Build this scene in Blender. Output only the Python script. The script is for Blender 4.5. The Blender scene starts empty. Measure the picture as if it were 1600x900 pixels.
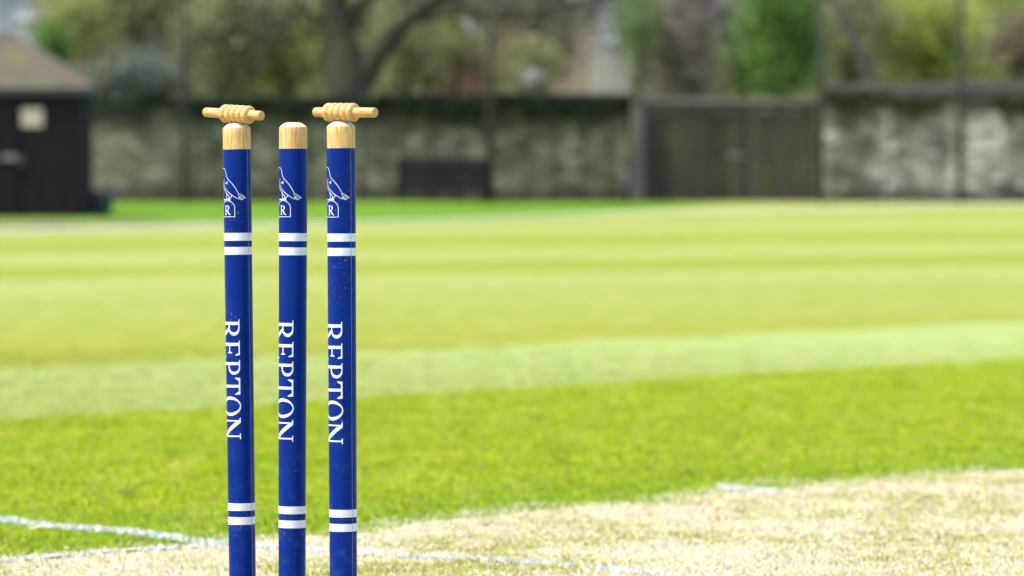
import bpy, bmesh, math, random
import numpy as np
from mathutils import Vector, Matrix
from mathutils.geometry import tessellate_polygon

random.seed(7)
rng = np.random.default_rng(11)
R = math.radians
scene = bpy.context.scene
COL = scene.collection

# ------------------------------------------------------------------ camera
F = 6950.0            # focal length in photo pixels (1600 wide)
CAM_Z = 0.607
HOR = 312.0           # horizon row
cam_d = bpy.data.cameras.new('camera')
cam = bpy.data.objects.new('camera', cam_d)
COL.objects.link(cam)
scene.camera = cam
cam_d.sensor_width = 36.0
cam_d.lens = F / 1600.0 * 36.0
cam_d.clip_start = 0.1
cam_d.clip_end = 3000
cam.location = (0, 0, CAM_Z)
cam.rotation_euler = (R(90) - math.atan((450 - HOR) / F), 0, 0)
cam_d.dof.use_dof = True
cam_d.dof.focus_distance = 5.99
cam_d.dof.aperture_fstop = 7.2
cam_d.dof.aperture_blades = 0

# ------------------------------------------------------------------ light
SUN_EL, SUN_AZ = 61.0, -112.0        # azimuth from +Y (ahead) towards +X
world = bpy.data.worlds.new('World')
scene.world = world
world.use_nodes = True
wn = world.node_tree.nodes
wl = world.node_tree.links
sky = wn.new('ShaderNodeTexSky')
sky.sky_type = 'NISHITA'
sky.sun_disc = False
sky.sun_elevation = R(SUN_EL)
sky.sun_rotation = R(SUN_AZ)
sky.air_density = 1.0
sky.dust_density = 2.5
sky.ozone_density = 1.0
bg = wn['Background']
bg.inputs['Strength'].default_value = 0.15
wl.new(sky.outputs['Color'], bg.inputs['Color'])

sun_d = bpy.data.lights.new('sun', 'SUN')
sun_d.energy = 1.5
sun_d.angle = R(11)
sun_d.color = (1.0, 0.95, 0.86)
sun = bpy.data.objects.new('sun', sun_d)
COL.objects.link(sun)
_d = Vector((math.sin(R(SUN_AZ)) * math.cos(R(SUN_EL)), math.cos(R(SUN_AZ)) * math.cos(R(SUN_EL)), math.sin(R(SUN_EL))))
sun.rotation_euler = _d.to_track_quat('Z', 'Y').to_euler()
sun.location = (0, 40, 60)

scene.view_settings.view_transform = 'Standard'
scene.view_settings.look = 'None'
scene.view_settings.gamma = 1.0
scene.view_settings.use_curve_mapping = False
scene.view_settings.exposure = 1.82
scene.render.engine = 'CYCLES'
scene.cycles.use_denoising = True
scene.cycles.max_bounces = 8
scene.cycles.sample_clamp_indirect = 8

# ------------------------------------------------------------------ terrain
_TY = [-2000, 25, 40, 60, 78, 85, 92, 100, 112, 130, 200, 300, 2000]
_TZ = [0.0, 0.0, 0.05, 0.14, 0.237, 0.375, 0.56, 0.62, 0.9, 3.2, 22.0, 40.0, 60.0]
def T(x, y):
    z = np.interp(y, _TY, _TZ)
    z = z + 0.07 * np.exp(-((x + 2.9) / 1.8) ** 2 - ((y - 89.5) / 2.0) ** 2)
    return z

def X(px, y):
    return (px - 800.0) / F * y
def Z(row, y):
    return CAM_Z - (row - HOR) / F * y
def ground_at(px, row):
    """where the sight line of a photo pixel meets the ground"""
    lo, hi = 3.0, 91.9
    for y in np.arange(5.0, 95.0, 0.05):
        if Z(row, y) <= T(X(px, y), y):
            return X(px, y), float(y)
    return X(px, 91.5), 91.5
def flat_at(px, row):
    y = (CAM_Z - .010) * F / (row - HOR)     # the grass tips are about 1 cm up
    return X(px, y), y

# ------------------------------------------------------------------ object helpers
def link(name, mesh, mat=None, parent=None, smooth=False):
    o = bpy.data.objects.new(name, mesh)
    COL.objects.link(o)
    if mat is not None:
        mesh.materials.append(mat)
    if parent is not None:
        o.parent = parent
    if smooth:
        mesh.polygons.foreach_set('use_smooth', [True] * len(mesh.polygons))
    return o
def tag(o, label=None, cat=None, group=None, kind=None):
    if label: o['label'] = label
    if cat: o['category'] = cat
    if group: o['group'] = group
    if kind: o['kind'] = kind
    return o
def thing(name, label, cat, loc=(0, 0, 0), rz=0.0, group=None):
    o = bpy.data.objects.new(name, None)
    COL.objects.link(o)
    o.empty_display_size = 0.1
    o.location = loc
    o.rotation_euler = (0, 0, rz)
    return tag(o, label, cat, group)
def from_bm(name, bm, mat, parent=None, smooth=False):
    me = bpy.data.meshes.new(name)
    bm.normal_update()
    bm.to_mesh(me)
    bm.free()
    return link(name, me, mat, parent, smooth)
def np_mesh(name, verts, faces, attrs=None):
    """verts (n,3) array, faces (m,k) array -> mesh; attrs: per-vertex float arrays"""
    me = bpy.data.meshes.new(name)
    n, (m, k) = len(verts), faces.shape
    me.vertices.add(n)
    me.vertices.foreach_set('co', np.asarray(verts, dtype=np.float32).ravel())
    me.loops.add(m * k)
    me.loops.foreach_set('vertex_index', faces.astype(np.int32).ravel())
    me.polygons.add(m)
    me.polygons.foreach_set('loop_start', np.arange(0, m * k, k, dtype=np.int32))
    for an, av in (attrs or {}).items():
        a = me.attributes.new(an, 'FLOAT', 'POINT')
        a.data.foreach_set('value', np.asarray(av, dtype=np.float32))
    me.update(calc_edges=True)
    me.validate()
    return me
def bx(bm, x0, x1, y0, y1, z0, z1, bevel=0.0):
    r = bmesh.ops.create_cube(bm, size=1.0)
    vs = r['verts']
    for v in vs:
        v.co = Vector((x0 + (v.co.x + .5) * (x1 - x0), y0 + (v.co.y + .5) * (y1 - y0), z0 + (v.co.z + .5) * (z1 - z0)))
    if bevel:
        es = list({e for v in vs for e in v.link_edges})
        bmesh.ops.bevel(bm, geom=es, offset=bevel, segments=2, affect='EDGES', profile=.5)
def box_obj(name, dims, mat, parent=None, bevel=0.0):
    bm = bmesh.new()
    bx(bm, *dims, bevel=bevel)
    return from_bm(name, bm, mat, parent)
def lathe(bm, prof, seg=48, axis='Z', caps=True):
    """prof: list of (r, h)"""
    rings = []
    for r, h in prof:
        ring = []
        for i in range(seg):
            a = 2 * math.pi * i / seg
            if axis == 'Z':
                co = (r * math.cos(a), r * math.sin(a), h)
            else:
                co = (h, r * math.cos(a), r * math.sin(a))
            ring.append(bm.verts.new(co))
        rings.append(ring)
    for a, b in zip(rings, rings[1:]):
        for i in range(seg):
            j = (i + 1) % seg
            bm.faces.new((a[i], a[j], b[j], b[i]))
    if caps:
        bm.faces.new(list(reversed(rings[0])))
        bm.faces.new(rings[-1])
    bmesh.ops.recalc_face_normals(bm, faces=bm.faces)
def tube(bm, pts, radii, seg=10, noise=0.0):
    pts = [Vector(p) for p in pts]
    rings = []
    for i, p in enumerate(pts):
        if i == 0: d = pts[1] - pts[0]
        elif i == len(pts) - 1: d = pts[-1] - pts[-2]
        else: d = pts[i + 1] - pts[i - 1]
        d.normalize()
        q = d.to_track_quat('Z', 'Y')
        ring = []
        for k in range(seg):
            a = 2 * math.pi * k / seg
            rr = radii[i] * (1 + random.uniform(-noise, noise))
            ring.append(bm.verts.new(p + q @ Vector((rr * math.cos(a), rr * math.sin(a), 0))))
        rings.append(ring)
    for a, b in zip(rings, rings[1:]):
        for i in range(seg):
            j = (i + 1) % seg
            bm.faces.new((a[i], a[j], b[j], b[i]))
    bm.faces.new(list(reversed(rings[0])))
    bm.faces.new(rings[-1])
def spline(pts, n):
    """Catmull-Rom through pts, n samples per span"""
    P = [Vector(p) for p in pts]
    P = [2 * P[0] - P[1]] + P + [2 * P[-1] - P[-2]]
    out = []
    for i in range(1, len(P) - 2):
        p0, p1, p2, p3 = P[i - 1:i + 3]
        for k in range(n):
            t = k / n
            out.append(0.5 * ((2 * p1) + (p2 - p0) * t + (2 * p0 - 5 * p1 + 4 * p2 - p3) * t * t + (3 * p1 - p0 - 3 * p2 + p3) * t ** 3))
    out.append(P[-2].copy())
    return out

# ------------------------------------------------------------------ material helpers
class N:
    """tiny node-graph writer"""
    def __init__(self, name):
        self.mat = bpy.data.materials.new(name)
        self.mat.use_nodes = True
        self.nt = self.mat.node_tree
        self.nt.nodes.clear()
        self.out = self.nt.nodes.new('ShaderNodeOutputMaterial')
    def node(self, t, **kw):
        n = self.nt.nodes.new(t)
        for k, v in kw.items():
            setattr(n, k, v)
        return n
    def set(self, sock, v):
        if isinstance(v, bpy.types.NodeSocket):
            self.nt.links.new(v, sock)
        elif isinstance(v, (tuple, list)) and len(v) == 3 and sock.type == 'RGBA':
            sock.default_value = (*v, 1)
        else:
            sock.default_value = v
    def math(self, op, a, b=None, c=None, clamp=False):
        n = self.node('ShaderNodeMath', operation=op, use_clamp=clamp)
        self.set(n.inputs[0], a)
        if b is not None: self.set(n.inputs[1], b)
        if c is not None: self.set(n.inputs[2], c)
        return n.outputs[0]
    def mix(self, f, a, b, mode='MIX'):
        n = self.node('ShaderNodeMix', data_type='RGBA', blend_type=mode)
        self.set(n.inputs[0], f); self.set(n.inputs[6], a); self.set(n.inputs[7], b)
        return n.outputs[2]
    def coord(self, kind='Object'):
        return self.node('ShaderNodeTexCoord').outputs[kind]
    def mapping(self, vec, scale=(1, 1, 1), rot=(0, 0, 0), loc=(0, 0, 0)):
        n = self.node('ShaderNodeMapping')
        self.set(n.inputs['Vector'], vec)
        n.inputs['Scale'].default_value = scale
        n.inputs['Rotation'].default_value = rot
        n.inputs['Location'].default_value = loc
        return n.outputs[0]
    def noise(self, vec, scale, detail=4, rough=.55, out='Fac'):
        n = self.node('ShaderNodeTexNoise')
        self.set(n.inputs['Vector'], vec)
        n.inputs['Scale'].default_value = scale
        n.inputs['Detail'].default_value = detail
        n.inputs['Roughness'].default_value = rough
        return n.outputs[out]
    def ramp(self, f, stops, interp='LINEAR'):
        n = self.node('ShaderNodeValToRGB')
        cr = n.color_ramp
        cr.interpolation = interp
        while len(cr.elements) < len(stops): cr.elements.new(.5)
        for e, (p, c) in zip(cr.elements, stops):
            e.position = p
            e.color = (*c, 1) if len(c) == 3 else c
        self.set(n.inputs[0], f)
        return n.outputs[0]
    def rng(self, v, a, b, c=0.0, d=1.0):
        n = self.node('ShaderNodeMapRange')
        self.set(n.inputs[0], v)
        for i, q in enumerate((a, b, c, d)): n.inputs[i + 1].default_value = q
        return n.outputs[0]
    def bump(self, h, strength=.3, dist=.01):
        n = self.node('ShaderNodeBump')
        self.set(n.inputs['Height'], h)
        n.inputs['Strength'].default_value = strength
        n.inputs['Distance'].default_value = dist
        return n.outputs[0]
    def principled(self, color, rough=.6, normal=None, spec=.5, **kw):
        n = self.node('ShaderNodeBsdfPrincipled')
        self.set(n.inputs['Base Color'], color)
        self.set(n.inputs['Roughness'], rough)
        self.set(n.inputs['Specular IOR Level'], spec)
        if normal is not None: self.set(n.inputs['Normal'], normal)
        for k, v in kw.items(): self.set(n.inputs[k.replace('_', ' ')], v)
        return n.outputs[0]
    def finish(self, shader):
        self.nt.links.new(shader, self.out.inputs['Surface'])
        return self.mat
    def xyz(self, vec):
        n = self.node('ShaderNodeSeparateXYZ')
        self.set(n.inputs[0], vec)
        return n.outputs
    def attr(self, name):
        return self.node('ShaderNodeAttribute', attribute_name=name).outputs['Fac']

def simple_mat(name, c1, c2, scale, rough=.7, bump=.3, dist=.01, stretch=(1, 1, 1), spec=.4, metallic=0.0):
    m = N(name)
    v = m.mapping(m.coord(), scale=stretch)
    n1 = m.noise(v, scale)
    n2 = m.noise(v, scale * 5.3, 3)
    f = m.math('ADD', m.math('MULTIPLY', n1, .7), m.math('MULTIPLY', n2, .3))
    col = m.ramp(f, [(.32, c1), (.68, c2)])
    return m.finish(m.principled(col, rough, m.bump(n2, bump, dist), spec, Metallic=metallic))

# ---- turf colours (shared by the ground sheet and the blades)
QX, QY = 0.82, -0.57
def turf_color(m, pos, near=(1, 1, 1), pmul=1.0):
    s = m.xyz(pos)
    q = m.math('ADD', m.math('MULTIPLY', s[0], QX), m.math('MULTIPLY', s[1], QY))
    wob = m.math('MULTIPLY', m.math('SUBTRACT', m.noise(pos, .9, 3), .5), .35)
    q = m.math('ADD', q, wob)
    big = m.noise(pos, .55, 4)
    rich = m.ramp(m.noise(pos, 3.0, 5, .65), [(.3, (0.1400, 0.2352, 0.0022)), (.5, (0.2016, 0.2856, 0.0034)), (.68, (0.2856, 0.3192, 0.0112))])
    pale = m.ramp(m.noise(pos, 2.0, 5, .6), [(.3, (0.2128, 0.2856, 0.0582)), (.7, (0.2800, 0.3192, 0.0874))])
    olive = m.ramp(m.noise(pos, 1.3, 5, .6), [(.3, (0.1716, 0.2059, 0.0125)), (.7, (0.2288, 0.2205, 0.0416))])
    lime = m.ramp(m.noise(pos, .8, 4, .6), [(.3, (0.1560, 0.1976, 0.0146)), (.7, (0.1976, 0.2184, 0.0291))])
    limep = m.ramp(m.noise(pos, .8, 4, .6), [(.3, (0.2080, 0.2340, 0.0572)), (.7, (0.2548, 0.2600, 0.0832))])
    rich = m.mix(1.0, rich, near, 'MULTIPLY')
    pale = m.mix(1.0, pale, (pmul, pmul, pmul * 1.35), 'MULTIPLY')
    # near bands run with the pitch
    b1 = m.rng(q, -8.24, -8.06)          # 1 = rich near band
    b2 = m.rng(q, -10.72, -10.42)        # 1 = nearer than the olive band
    # outfield bands cut at another angle
    q2 = m.math('SUBTRACT', s[1], m.math('MULTIPLY', s[0], .7))
    q2 = m.math('ADD', q2, m.math('MULTIPLY', m.math('SUBTRACT', m.noise(pos, .35, 3), .5), 6.0))
    t = m.math('DIVIDE', q2, 100.0)
    B, L, P = (0, 0, 0), (.55, .55, .55), (1, 1, 1)
    bands = m.ramp(t, [(.205, B), (.225, L), (.29, L), (.305, P), (.345, P), (.36, B), (.40, B), (.415, P), (.47, P), (.49, (.12,) * 3), (.60, (.2,) * 3), (.63, P), (.68, P), (.70, L), (.80, L), (.84, (.7,) * 3)])
    far = m.mix(bands, lime, limep)
    f_ol = m.rng(q2, 20.0, 24.5)
    c = m.mix(f_ol, olive, far)
    c = m.mix(b2, c, pale)
    c = m.mix(b1, c, rich)
    # greener strip of turf beside the worn pitch
    sa = m.math('ADD', m.math('MULTIPLY', m.math('ADD', s[0], .2974), .745), m.math('MULTIPLY', m.math('SUBTRACT', s[1], 6.0), -.667))
    gr = m.math('MULTIPLY', m.rng(m.math('ADD', sa, m.math('MULTIPLY', m.noise(pos, 4.0, 4), .5)), -2.05, -1.45, 0, .6), b1)
    c = m.mix(gr, c, m.mix(1.0, (.095, .225, .004), near, 'MULTIPLY'))
    # rough verge by the wall: unmown, deeper green
    dv = m.math('MAXIMUM', m.math('ADD', s[0], 5.2), 0.0)
    vy = m.math('SUBTRACT', s[1], m.math('ADD', m.math('MULTIPLY', m.math('MULTIPLY', dv, dv), .163), 76.4))
    v = m.rng(m.math('ADD', vy, m.math('MULTIPLY', m.noise(pos, .8), 1.0)), .3, 1.1)
    verge = m.ramp(m.noise(pos, 1.5, 4), [(.3, (.050, .140, .008)), (.7, (.085, .175, .012))])
    c = m.mix(v, c, verge)
    c = m.mix(m.rng(s[1], 92.5, 94.0), c, (.10, .105, .05))
    streak = m.noise(m.mapping(pos, scale=(7, 1.0, 1)), 1.0, 6, .7)
    c = m.mix(m.rng(streak, .35, .65, .30, 0), c, (.10, .15, .004))
    c = m.mix(m.rng(streak, .50, .75, 0, .40), c, (.30, .29, .09))
    # fine mottling
    fine = m.noise(pos, 34.0, 3, .6)
    c = m.mix(m.rng(fine, .55, .75, 0, .32), c, (.30, .27, .060))
    c = m.mix(m.rng(m.noise(pos, 21.0, 3, .6), .55, .8, 0, .5), c, (.075, .150, .008))
    return c

PD = Vector((0.667, 0.745))     # direction of the pitch on the ground
PA = Vector((0.745, -0.667))    # direction of the creases
MID = Vector((-0.2974, 6.0))
EDGE_N = [-3, .4, .9, 1.3, 2.03, 3.05, 4.0, 8, 25]
EDGE_S = [-1.42, -1.42, -1.37, -1.38, -1.50, -1.60, -1.625, -1.66, -1.7]
def edge_s(n):                  # ragged worn edge of the pitch
    return float(np.interp(n, EDGE_N, EDGE_S)) + .02 * math.sin(n * 5.3) + .018 * math.sin(n * 13.1)

m = N('ground_turf')
pos = m.node('ShaderNodeNewGeometry').outputs['Position']
col = turf_color(m, pos, (.78, .77, .75), .98)
hh = m.noise(pos, 60, 4, .7)
GROUND = m.finish(m.principled(col, .9, m.bump(hh, .5, .02), .04))

m = N('grass_blades')
pos = m.node('ShaderNodeNewGeometry').outputs['Position']
col = turf_color(m, pos, (1.26, 1.30, 1.0), 1.42)
t = m.attr('tint')
col = m.mix(m.rng(t, 0.1, 1.0, 0, .75), col, (.32, .35, .030))
col = m.mix(m.rng(t, .93, .94, 0, .8), col, (.40, .33, .14))
nv = m.node('ShaderNodeVectorMath', operation='MULTIPLY_ADD')
m.set(nv.inputs[0], m.node('ShaderNodeNewGeometry').outputs['Normal']); nv.inputs[1].default_value = (.3, .3, .3); nv.inputs[2].default_value = (0, 0, 1)
nn = m.node('ShaderNodeVectorMath', operation='NORMALIZE'); m.set(nn.inputs[0], nv.outputs[0])
d1 = m.principled(col, .6, nn.outputs[0], .04)
tr = m.node('ShaderNodeBsdfTranslucent'); m.set(tr.inputs[0], col)
mx = m.node('ShaderNodeMixShader'); mx.inputs[0].default_value = .2
m.nt.links.new(d1, mx.inputs[1]); m.nt.links.new(tr.outputs[0], mx.inputs[2])
BLADE = m.finish(mx.outputs[0])

def pitch_color(m, pos):
    n1 = m.noise(pos, 5.0, 5, .65)
    n2 = m.noise(pos, 55.0, 4, .7)
    c = m.ramp(n2, [(.28, (.27, .22, .125)), (.45, (.35, .295, .18)), (.7, (.40, .345, .225))])
    c = m.mix(m.rng(n1, .45, .68, 0, .6), c, (.26, .27, .08))
    c = m.mix(m.rng(m.noise(pos, 14.0, 4, .65), .60, .70, 0, .6), c, (.20, .14, .085))
    return c, n2
m = N('worn_pitch')
pos = m.node('ShaderNodeNewGeometry').outputs['Position']
c, n2 = pitch_color(m, pos)
PITCH = m.finish(m.principled(c, .95, m.bump(n2, .6, .012), .1))
m = N('straw_blades')
pos = m.node('ShaderNodeNewGeometry').outputs['Position']
t = m.attr('tint')
c = m.ramp(t, [(0, (.24, .29, .02)), (.22, (.34, .35, .06)), (.3, (.54, .47, .30)), (1, (.70, .64, .48))])
nv = m.node('ShaderNodeVectorMath', operation='MULTIPLY_ADD')
m.set(nv.inputs[0], m.node('ShaderNodeNewGeometry').outputs['Normal']); nv.inputs[1].default_value = (.3, .3, .3); nv.inputs[2].default_value = (0, 0, 1)
nn = m.node('ShaderNodeVectorMath', operation='NORMALIZE'); m.set(nn.inputs[0], nv.outputs[0])
d1 = m.principled(c, .75, nn.outputs[0], .1)
tr = m.node('ShaderNodeBsdfTranslucent'); m.set(tr.inputs[0], c)
mx = m.node('ShaderNodeMixShader'); mx.inputs[0].default_value = .25
m.nt.links.new(d1, mx.inputs[1]); m.nt.links.new(tr.outputs[0], mx.inputs[2])
STRAW = m.finish(mx.outputs[0])
m = N('line_marking_paint')
pos = m.node('ShaderNodeNewGeometry').outputs['Position']
c = m.ramp(m.noise(pos, 70, 4, .7), [(.36, (.44, .46, .36)), (.58, (.64, .66, .62))])
LINE = m.finish(m.principled(c, .85, None, .1))
DIRT = simple_mat('bare_earth', (.075, .050, .034), (.13, .092, .062), 3.0, .95, .5, .03)

# ------------------------------------------------------------------ ground sheet
ys = np.unique(np.concatenate([np.linspace(-600, 0, 13), np.arange(0, 26, 1.0), np.arange(26, 100, 1.0), np.arange(100, 140, 2.5), np.linspace(140, 900, 24)]))
xs = np.unique(np.concatenate([np.linspace(-500, -40, 12), np.linspace(-40, -12, 8), np.arange(-12, 12.1, .8), np.linspace(12, 40, 8), np.linspace(40, 500, 12)]))
gx, gy = np.meshgrid(xs, ys)
gv = np.stack([gx, gy, T(gx, gy)], -1).reshape(-1, 3)
ny, nx = gx.shape
idx = np.arange(ny * nx).reshape(ny, nx)
gf = np.stack([idx[:-1, :-1], idx[:-1, 1:], idx[1:, 1:], idx[1:, :-1]], -1).reshape(-1, 4)
g = link('ground', np_mesh('ground', gv, gf), GROUND, smooth=True)
tag(g, 'mown striped cricket field rising gently to the wall', 'ground', kind='structure')

# ---- worn pitch (sheet lying just above the turf)
bm = bmesh.new()
rows = []
for i in range(0, 480):
    n = -3.0 + i * .05
    L_ = MID + PD * n + PA * (edge_s(n) + .045)
    R_ = MID + PD * n + PA * (1.62 + .03 * math.sin(n * 3))
    rows.append([bm.verts.new((L_.x + (R_.x - L_.x) * k / 6, L_.y + (R_.y - L_.y) * k / 6, .004)) for k in range(7)])
for a, b in zip(rows, rows[1:]):
    for k in range(6):
        bm.faces.new((a[k], a[k + 1], b[k + 1], b[k]))
pt = from_bm('pitch', bm, PITCH)
tag(pt, 'worn straw coloured cricket pitch with patchy turf', 'pitch', kind='structure')

# ---- crease lines: ragged paint strips
def strip_line(name, pl, w, label, zoff=.008):
    bm = bmesh.new()
    for a, b in zip(pl, pl[1:]):
        d = (b - a); Ln = d.length; d.normalize(); nrm = Vector((-d.y, d.x))
        k = max(4, int(Ln / .010)); prev = None
        for i in range(k + 1):
            c = a + d * (Ln * i / k)
            w0 = w * .5 * random.uniform(.1, 1.1); w1 = w * .5 * random.uniform(.1, 1.1)
            p = (bm.verts.new((c.x + nrm.x * w0, c.y + nrm.y * w0, zoff)), bm.verts.new((c.x - nrm.x * w1, c.y - nrm.y * w1, zoff)))
            if prev and random.random() < .35: bm.faces.new((prev[0], prev[1], p[1], p[0]))
            prev = p
    o = from_bm(name, bm, LINE)
    return tag(o, label, 'line marking', kind='structure')
def line_pts(pl):
    return [Vector(flat_at(*p)) for p in pl]
POPL = line_pts([(-170, 793), (0, 809), (65, 818), (200, 828), (310, 843), (480, 857), (560, 863), (800, 875), (940, 886), (1060, 898), (1330, 922)])
RETL = line_pts([(-150, 889), (0, 875), (100, 866), (200, 858), (280, 854), (345, 850)])
DASH = line_pts([(1126, 757), (1165, 763), (1215, 766)])
LINES = []
for pl, w in ((POPL, .026), (RETL, .022), (DASH, .034)):
    LINES += [(a, b, w) for a, b in zip(pl, pl[1:])]
strip_line('popping_crease', POPL, .024, 'white painted crease line crossing behind the stumps')
strip_line('return_crease', RETL, .022, 'faint white painted line meeting the crease at lower left', .0095)
strip_line('pitch_marker_line', DASH, .036, 'short white painted dash at the far edge of the worn pitch')

# ------------------------------------------------------------------ blades of grass
def blades(name, px, py, h, w, mat, tint, label, lean=1.5, z0=0.0):
    n = len(px)
    a = rng.uniform(0, 2 * np.pi, n)
    la = rng.uniform(0, 2 * np.pi, n)
    ll = np.abs(rng.normal(0, lean, n)) * h
    b = np.stack([px, py, np.full(n, z0)], -1)
    side = np.stack([np.cos(a) * w / 2, np.sin(a) * w / 2, np.zeros(n)], -1)
    tip = b + np.stack([np.cos(la) * ll, np.sin(la) * ll, h], -1)
    v = np.stack([b - side, b + side, tip], 1).reshape(-1, 3)
    f = np.arange(3 * n).reshape(n, 3)
    o = link(name, np_mesh(name, v, f, {'tint': np.repeat(tint, 3)}), mat)
    return tag(o, label, 'grass', kind='stuff')
def scatter(n, y0, y1, power):
    y = y0 + (y1 - y0) * rng.uniform(0, 1, n) ** power
    x = rng.uniform(-1, 1, n) * (.118 * y * 1.35 + .40)
    return x, y
def sn(x, y):
    dx, dy = x - MID.x, y - MID.y
    return dx * PA.x + dy * PA.y, dx * PD.x + dy * PD.y
def lumpy(x, y, k, seed):
    r = np.random.default_rng(seed)
    v = np.zeros_like(x)
    for i in range(7):
        a = r.uniform(0, 6.28); f = k * r.uniform(.5, 2.0)
        v += np.sin((np.cos(a) * x + np.sin(a) * y) * f + r.uniform(0, 6.28))
    return v / 7 ** .5
def line_mask(x, y, grow=1.0):
    hit = np.zeros(len(x), bool)
    for a, b, w in LINES:
        d = b - a; Ln = d.length; d = d.normalized()
        u = (x - a.x) * d.x + (y - a.y) * d.y
        v = -(x - a.x) * d.y + (y - a.y) * d.x
        hit |= (u > 0) & (u < Ln) & (np.abs(v) < w * .5 * grow)
    return hit

bxs, bys = scatter(820000, 5.2, 19.0, 1.45)
s_, n_ = sn(bxs, bys)
e_ = np.interp(n_, EDGE_N, EDGE_S) + .02 * np.sin(n_ * 5.3) + .018 * np.sin(n_ * 13.1)
e_ += .045 * lumpy(bxs, bys, 22, 3) + rng.normal(0, .06, len(bxs))
green = (s_ < e_)
hitm = line_mask(bxs, bys)
keep = green & (rng.uniform(0, 1, len(bxs)) < np.clip((19.0 - bys) / 6.0, 0, 1)) & ~(hitm & (rng.uniform(0, 1, len(bxs)) < .8))
gx_, gy_ = bxs[keep], bys[keep]
hgt = .0075 * (1 + .35 * lumpy(gx_, gy_, 18, 5)) * rng.uniform(.6, 1.4, len(gx_))
hgt = np.clip(hgt, .004, .028)
tint = np.clip(rng.uniform(0, 1, len(gx_)) * .55 + .22 * lumpy(gx_, gy_, 34, 9) + .15 * lumpy(gx_, gy_, 90, 10) + .12, 0, .92)
tint = np.where(rng.uniform(0, 1, len(gx_)) < .05, 1.0, tint)
blades('grass', gx_, gy_, hgt, rng.uniform(.0022, .004, len(gx_)), BLADE, tint, 'short bright green mown turf beside the worn pitch')
# straw and sparse green on the worn pitch
keep = ~green & (n_ < 9) & (s_ < 1.7)
sx_, sy_ = bxs[keep], bys[keep]
ltmp = lumpy(sx_, sy_, 9, 21) + .7 * lumpy(sx_, sy_, 40, 22)
tint = np.where(ltmp + rng.normal(0, .9, len(sx_)) > .85, rng.uniform(0, .22, len(sx_)), rng.uniform(.3, 1, len(sx_)))
bare = lumpy(sx_, sy_, 16, 41) + .6 * lumpy(sx_, sy_, 60, 42) + rng.normal(0, .3, len(sx_)) > 1.55
sx_, sy_, tint = sx_[~bare], sy_[~bare], tint[~bare]
hgt = np.where(tint < .25, .008, .005) * rng.uniform(.5, 1.5, len(sx_))
blades('dry_grass', sx_, sy_, hgt, rng.uniform(.0014, .0034, len(sx_)), STRAW, tint, 'dry flattened straw and sparse shoots on the worn pitch', 1.6, .004)
# painted blades on the lines
px_, py_ = [], []
for a, b, w in LINES:
    d = b - a; k = int(d.length * 2700)
    u = rng.uniform(0, 1, k); v = rng.normal(0, w * .30, k); dn = d.normalized()
    px_.append(a.x + d.x * u - dn.y * v); py_.append(a.y + d.y * u + dn.x * v)
px_, py_ = np.concatenate(px_), np.concatenate(py_)
vis = (np.abs(px_) < .118 * py_ * 1.35 + .40) & (lumpy(px_, py_, 25, 31) + rng.normal(0, .8, len(px_)) > -.7)
px_, py_ = px_[vis], py_[vis]
blades('painted_grass', px_, py_, .009 * rng.uniform(.5, 1.5, len(px_)), rng.uniform(.0025, .004, len(px_)), LINE, np.zeros(len(px_)), 'grass blades whitened by line paint along the creases', .7, .003)

# ------------------------------------------------------------------ cricket stumps
def wood_mat(name, stretch, axis_top=None, tone=(1, 1, 1)):
    m = N(name)
    ob = m.coord()
    rnd = m.node('ShaderNodeObjectInfo').outputs['Random']
    off = m.node('ShaderNodeVectorMath', operation='ADD')
    m.set(off.inputs[0], ob)
    cmb = m.node('ShaderNodeCombineXYZ'); m.set(cmb.inputs[0], m.math('MULTIPLY', rnd, 3.0)); m.set(cmb.inputs[1], rnd)
    m.set(off.inputs[1], cmb.outputs[0])
    v = m.mapping(off.outputs[0], scale=stretch)
    g1 = m.noise(v, 420, 6, .7)
    g2 = m.noise(off.outputs[0], 70, 4, .6)
    g3 = m.noise(m.mapping(off.outputs[0], scale=tuple(s if s < 1 else 1 for s in stretch)), 700, 3, .6)
    c = m.ramp(g1, [(.34, (.30, .17, .055)), (.5, (.50, .335, .135)), (.66, (.64, .48, .255))])
    c = m.mix(m.rng(g2, .5, .72, 0, .6), c, (.52, .28, .045))
    c = m.mix(m.rng(g3, .58, .68, 0, .75), c, (.22, .14, .07))
    c = m.mix(1.0, c, tone, 'MULTIPLY')
    if axis_top is not None:
        z = m.xyz(ob)[2]
        w = m.rng(m.math('ADD', z, m.math('MULTIPLY', m.math('SUBTRACT', g2, .5), .004)), axis_top, axis_top + .002)
        end = m.ramp(m.noise(off.outputs[0], 330, 4, .7), [(.3, (.36, .29, .22)), (.6, (.66, .58, .47))])
        c = m.mix(m.math('MULTIPLY', w, .85), c, end)
        dirt = m.math('MULTIPLY', m.rng(z, .690, .706, 0, 1), m.rng(m.noise(off.outputs[0], 120, 4, .7), .45, .65, 0, .55))
        c = m.mix(dirt, c, (.27, .21, .14))
    return m.finish(m.principled(c, .5, m.bump(g1, .12, .001), .35))
WOOD = wood_mat('stump_ash_wood', (1, 1, .08), .7048, (1.02, .93, .74))
BAILW = wood_mat('bail_ash_wood', (.10, 1, 1), None, (.92, .80, .64))

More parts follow.
